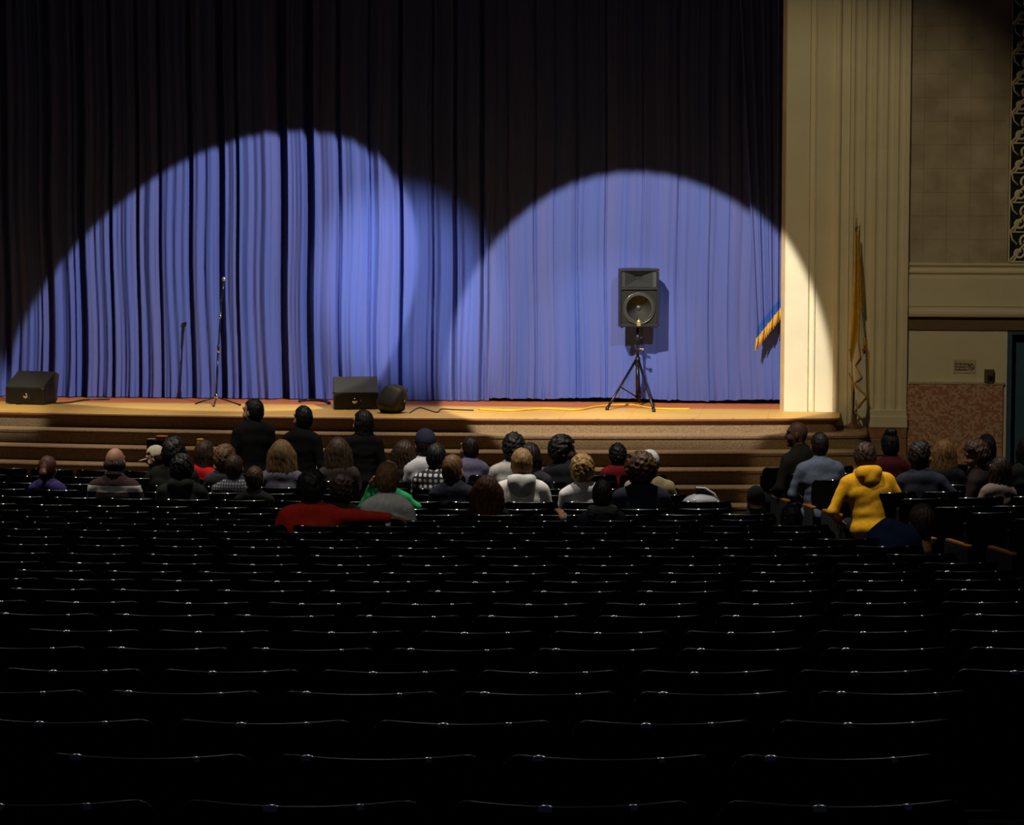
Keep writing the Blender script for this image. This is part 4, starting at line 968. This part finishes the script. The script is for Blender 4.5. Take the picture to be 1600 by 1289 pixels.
# --- right block
PR(1245, 659, 1, 'bald man in dark olive jacket turned left at the aisle', (.020, .019, .012), 'bald', DKB, skin='brown', turn=.55, head=(.75, 0, 0), bulk=1.2, sh=1.1, lean=(0, -.12))
PR(1280, 677, 2, 'man in blue-grey shirt with dark hair and small bald spot', (.13, .155, .215), 'short', (.020, .012, .008), sh=1.15, bulk=1.1, skin='tan', turn=.1)
PR(1351, 694, 4, 'person in mustard yellow hooded jacket leaning forward', (.80, .40, .012), 'curly', (.045, .022, .010), hood='hood', hoodc=cloth((.78, .39, .012)), bulk=1.15, sh=1.2, lean=(.16, -.05), armL=((-.36, .04, .26), (-.24, .28, .14)), armR=((.33, .06, .28), (.26, .30, .16)))
PR(1390, 676, 2, 'girl with dark hair bun and dark red top', (.06, .006, .006), 'bun', (.010, .008, .007))
PR(1440, 692, 4, 'dark curly-haired person in navy sweater reaching right', (.022, .026, .040), 'curly', (.016, .010, .007), skin='tan', turn=-.3, head=(-.7, 0, 0), armR=((.36, .0, .36), (.52, .08, .30)), sh=1.1)
PR(1474, 689, 3, 'person with long dark blond hair by the mosaic wall', (.014, .014, .016), 'longwide', (.20, .10, .028))
PR(1524, 692, 4, 'person with frizzy brown hair facing left', (.02, .015, .015), 'afro', (.065, .030, .013), turn=1.0, head=(.5, -.25, 0), skin='tan')
PR(1541, 682, 2, 'person in black knit hat before the blue door', (.010, .010, .010), 'beanie+long', (.010, .008, .007), cap_c=(.010, .010, .010))
PR(1561, 716, 5, 'person with long dark brown hair and pale top near right edge', (.26, .20, .16), 'longwide', (.030, .014, .008), turn=.3, lean=(0, .1))
PR(1603, 684, 3, 'dark figure cut off by the right edge of the photo', (.016, .016, .014), 'long', (.012, .010, .008))
P(1181, 763, 2, 'child in black knit hat on the last seat beside the aisle', (.008, .008, .009), 'beanie', DKB, cap_c=(.009, .009, .010))
P(1236, 792, 4, 'black-haired child in maroon top in the centre block', (.06, .008, .008), 'curly', (.009, .008, .008), skin='brown')
P(1440, 789, 6, 'person in blue jacket on an aisle seat bending over sideways', (.008, .024, .070), 'short', (.05, .028, .015), lean=(.15, .85), turn=.1, bulk=1.15, skin='tan', scale=.9, armL=((.02, .24, .30), (.10, .34, .12)))
# seats under seated people fold down
for (loc, stnd) in PEOPLE:
    if stnd: continue
    best = min(SEATS, key=lambda s_: np.hypot(s_[0][0]-loc[0]-.2*math.sin(s_[1]), s_[0][1]-loc[1]+.2*math.cos(s_[1])))
    best[2].data = SM['seat_dn']

# ------------------------------------------------------------------ bag and loose things
q = min(SEATS, key=lambda s_: abs(proj(s_[0]+np.array([0, 0, HB]))[0]-1101)+abs(proj(s_[0]+np.array([0, 0, HB]))[1]-785)*3)
bg = empty('handbag', tuple(q[0]+rotm(q[1])@np.array([0, .30, .80])), q[1]); tag(bg, 'open grey and black bag propped on an empty seat', 'bag')
q[2].data = SM['seat_dn']
bs = Sdf(); bs.el((0, 0, -.12), (.19, .11, .22), 0, .05).el((0, -.01, .02), (.17, .085, .09), 0, .05); v, qq = bs.mesh(.012, lambda P_, g_: g_+.008*sh_noise(P_, 60, 4))
link('pouch', np_mesh('pouch', v, qq, np.zeros(len(qq)), [mat('grey_nylon', (.30, .30, .33), .5)]), bg)
MB().prism([(-.06, .06), (-.05, .17), (.02, .16), (.10, .11), (.14, .04)], -.02, .02, 'Y').build('flap', M_blk, bg)
MB().tube([(-.05, -.03, .17), (.03, -.03, .165), (.11, -.03, .115), (.16, -.03, .03)], .008, 8).build('piping', M_white, bg)
MB().lathe([(.012, -.01), (.012, .01)], 10, 'Y', (-.07, -.09, .06)).build('buckle', M_chrome, bg)
def on_step(px, py, k): 
    z = ZS-.165*k; p = at_z(px, py, z); return p
p = on_step(248, 701, 2); bx_ = empty('snack_box', (p[0], p[1], ZS-.33)); tag(bx_, 'small orange-topped dark box on the stage steps at left', 'box')
MB().box(-.13, .10, -.05, .05, 0, .10, .006).build('body', M_blk, bx_); MB().box(-.02, .10, -.052, .052, .10, .15, .006).build('lid', mat('orange_card', (.55, .22, .03), .6), bx_); MB().box(-.13, -.03, -.052, .052, .10, .115, .003).build('cover', mat('grey_card', (.2, .21, .22), .6), bx_)
p = on_step(313, 701, 2); cp = empty('paper_cup', (p[0], p[1], ZS-.33)); tag(cp, 'small yellow cup standing on the stage steps at left', 'cup')
MB().lathe([(.028, 0), (.038, .10), (.035, .10), (.026, .008)], 16).build('cup', mat('yellow_card', (.75, .50, .02), .5), cp); MB().lathe([(.041, .098), (.041, .108), (.032, .116), (.001, .116)], 16).build('lid', M_yel, cp)
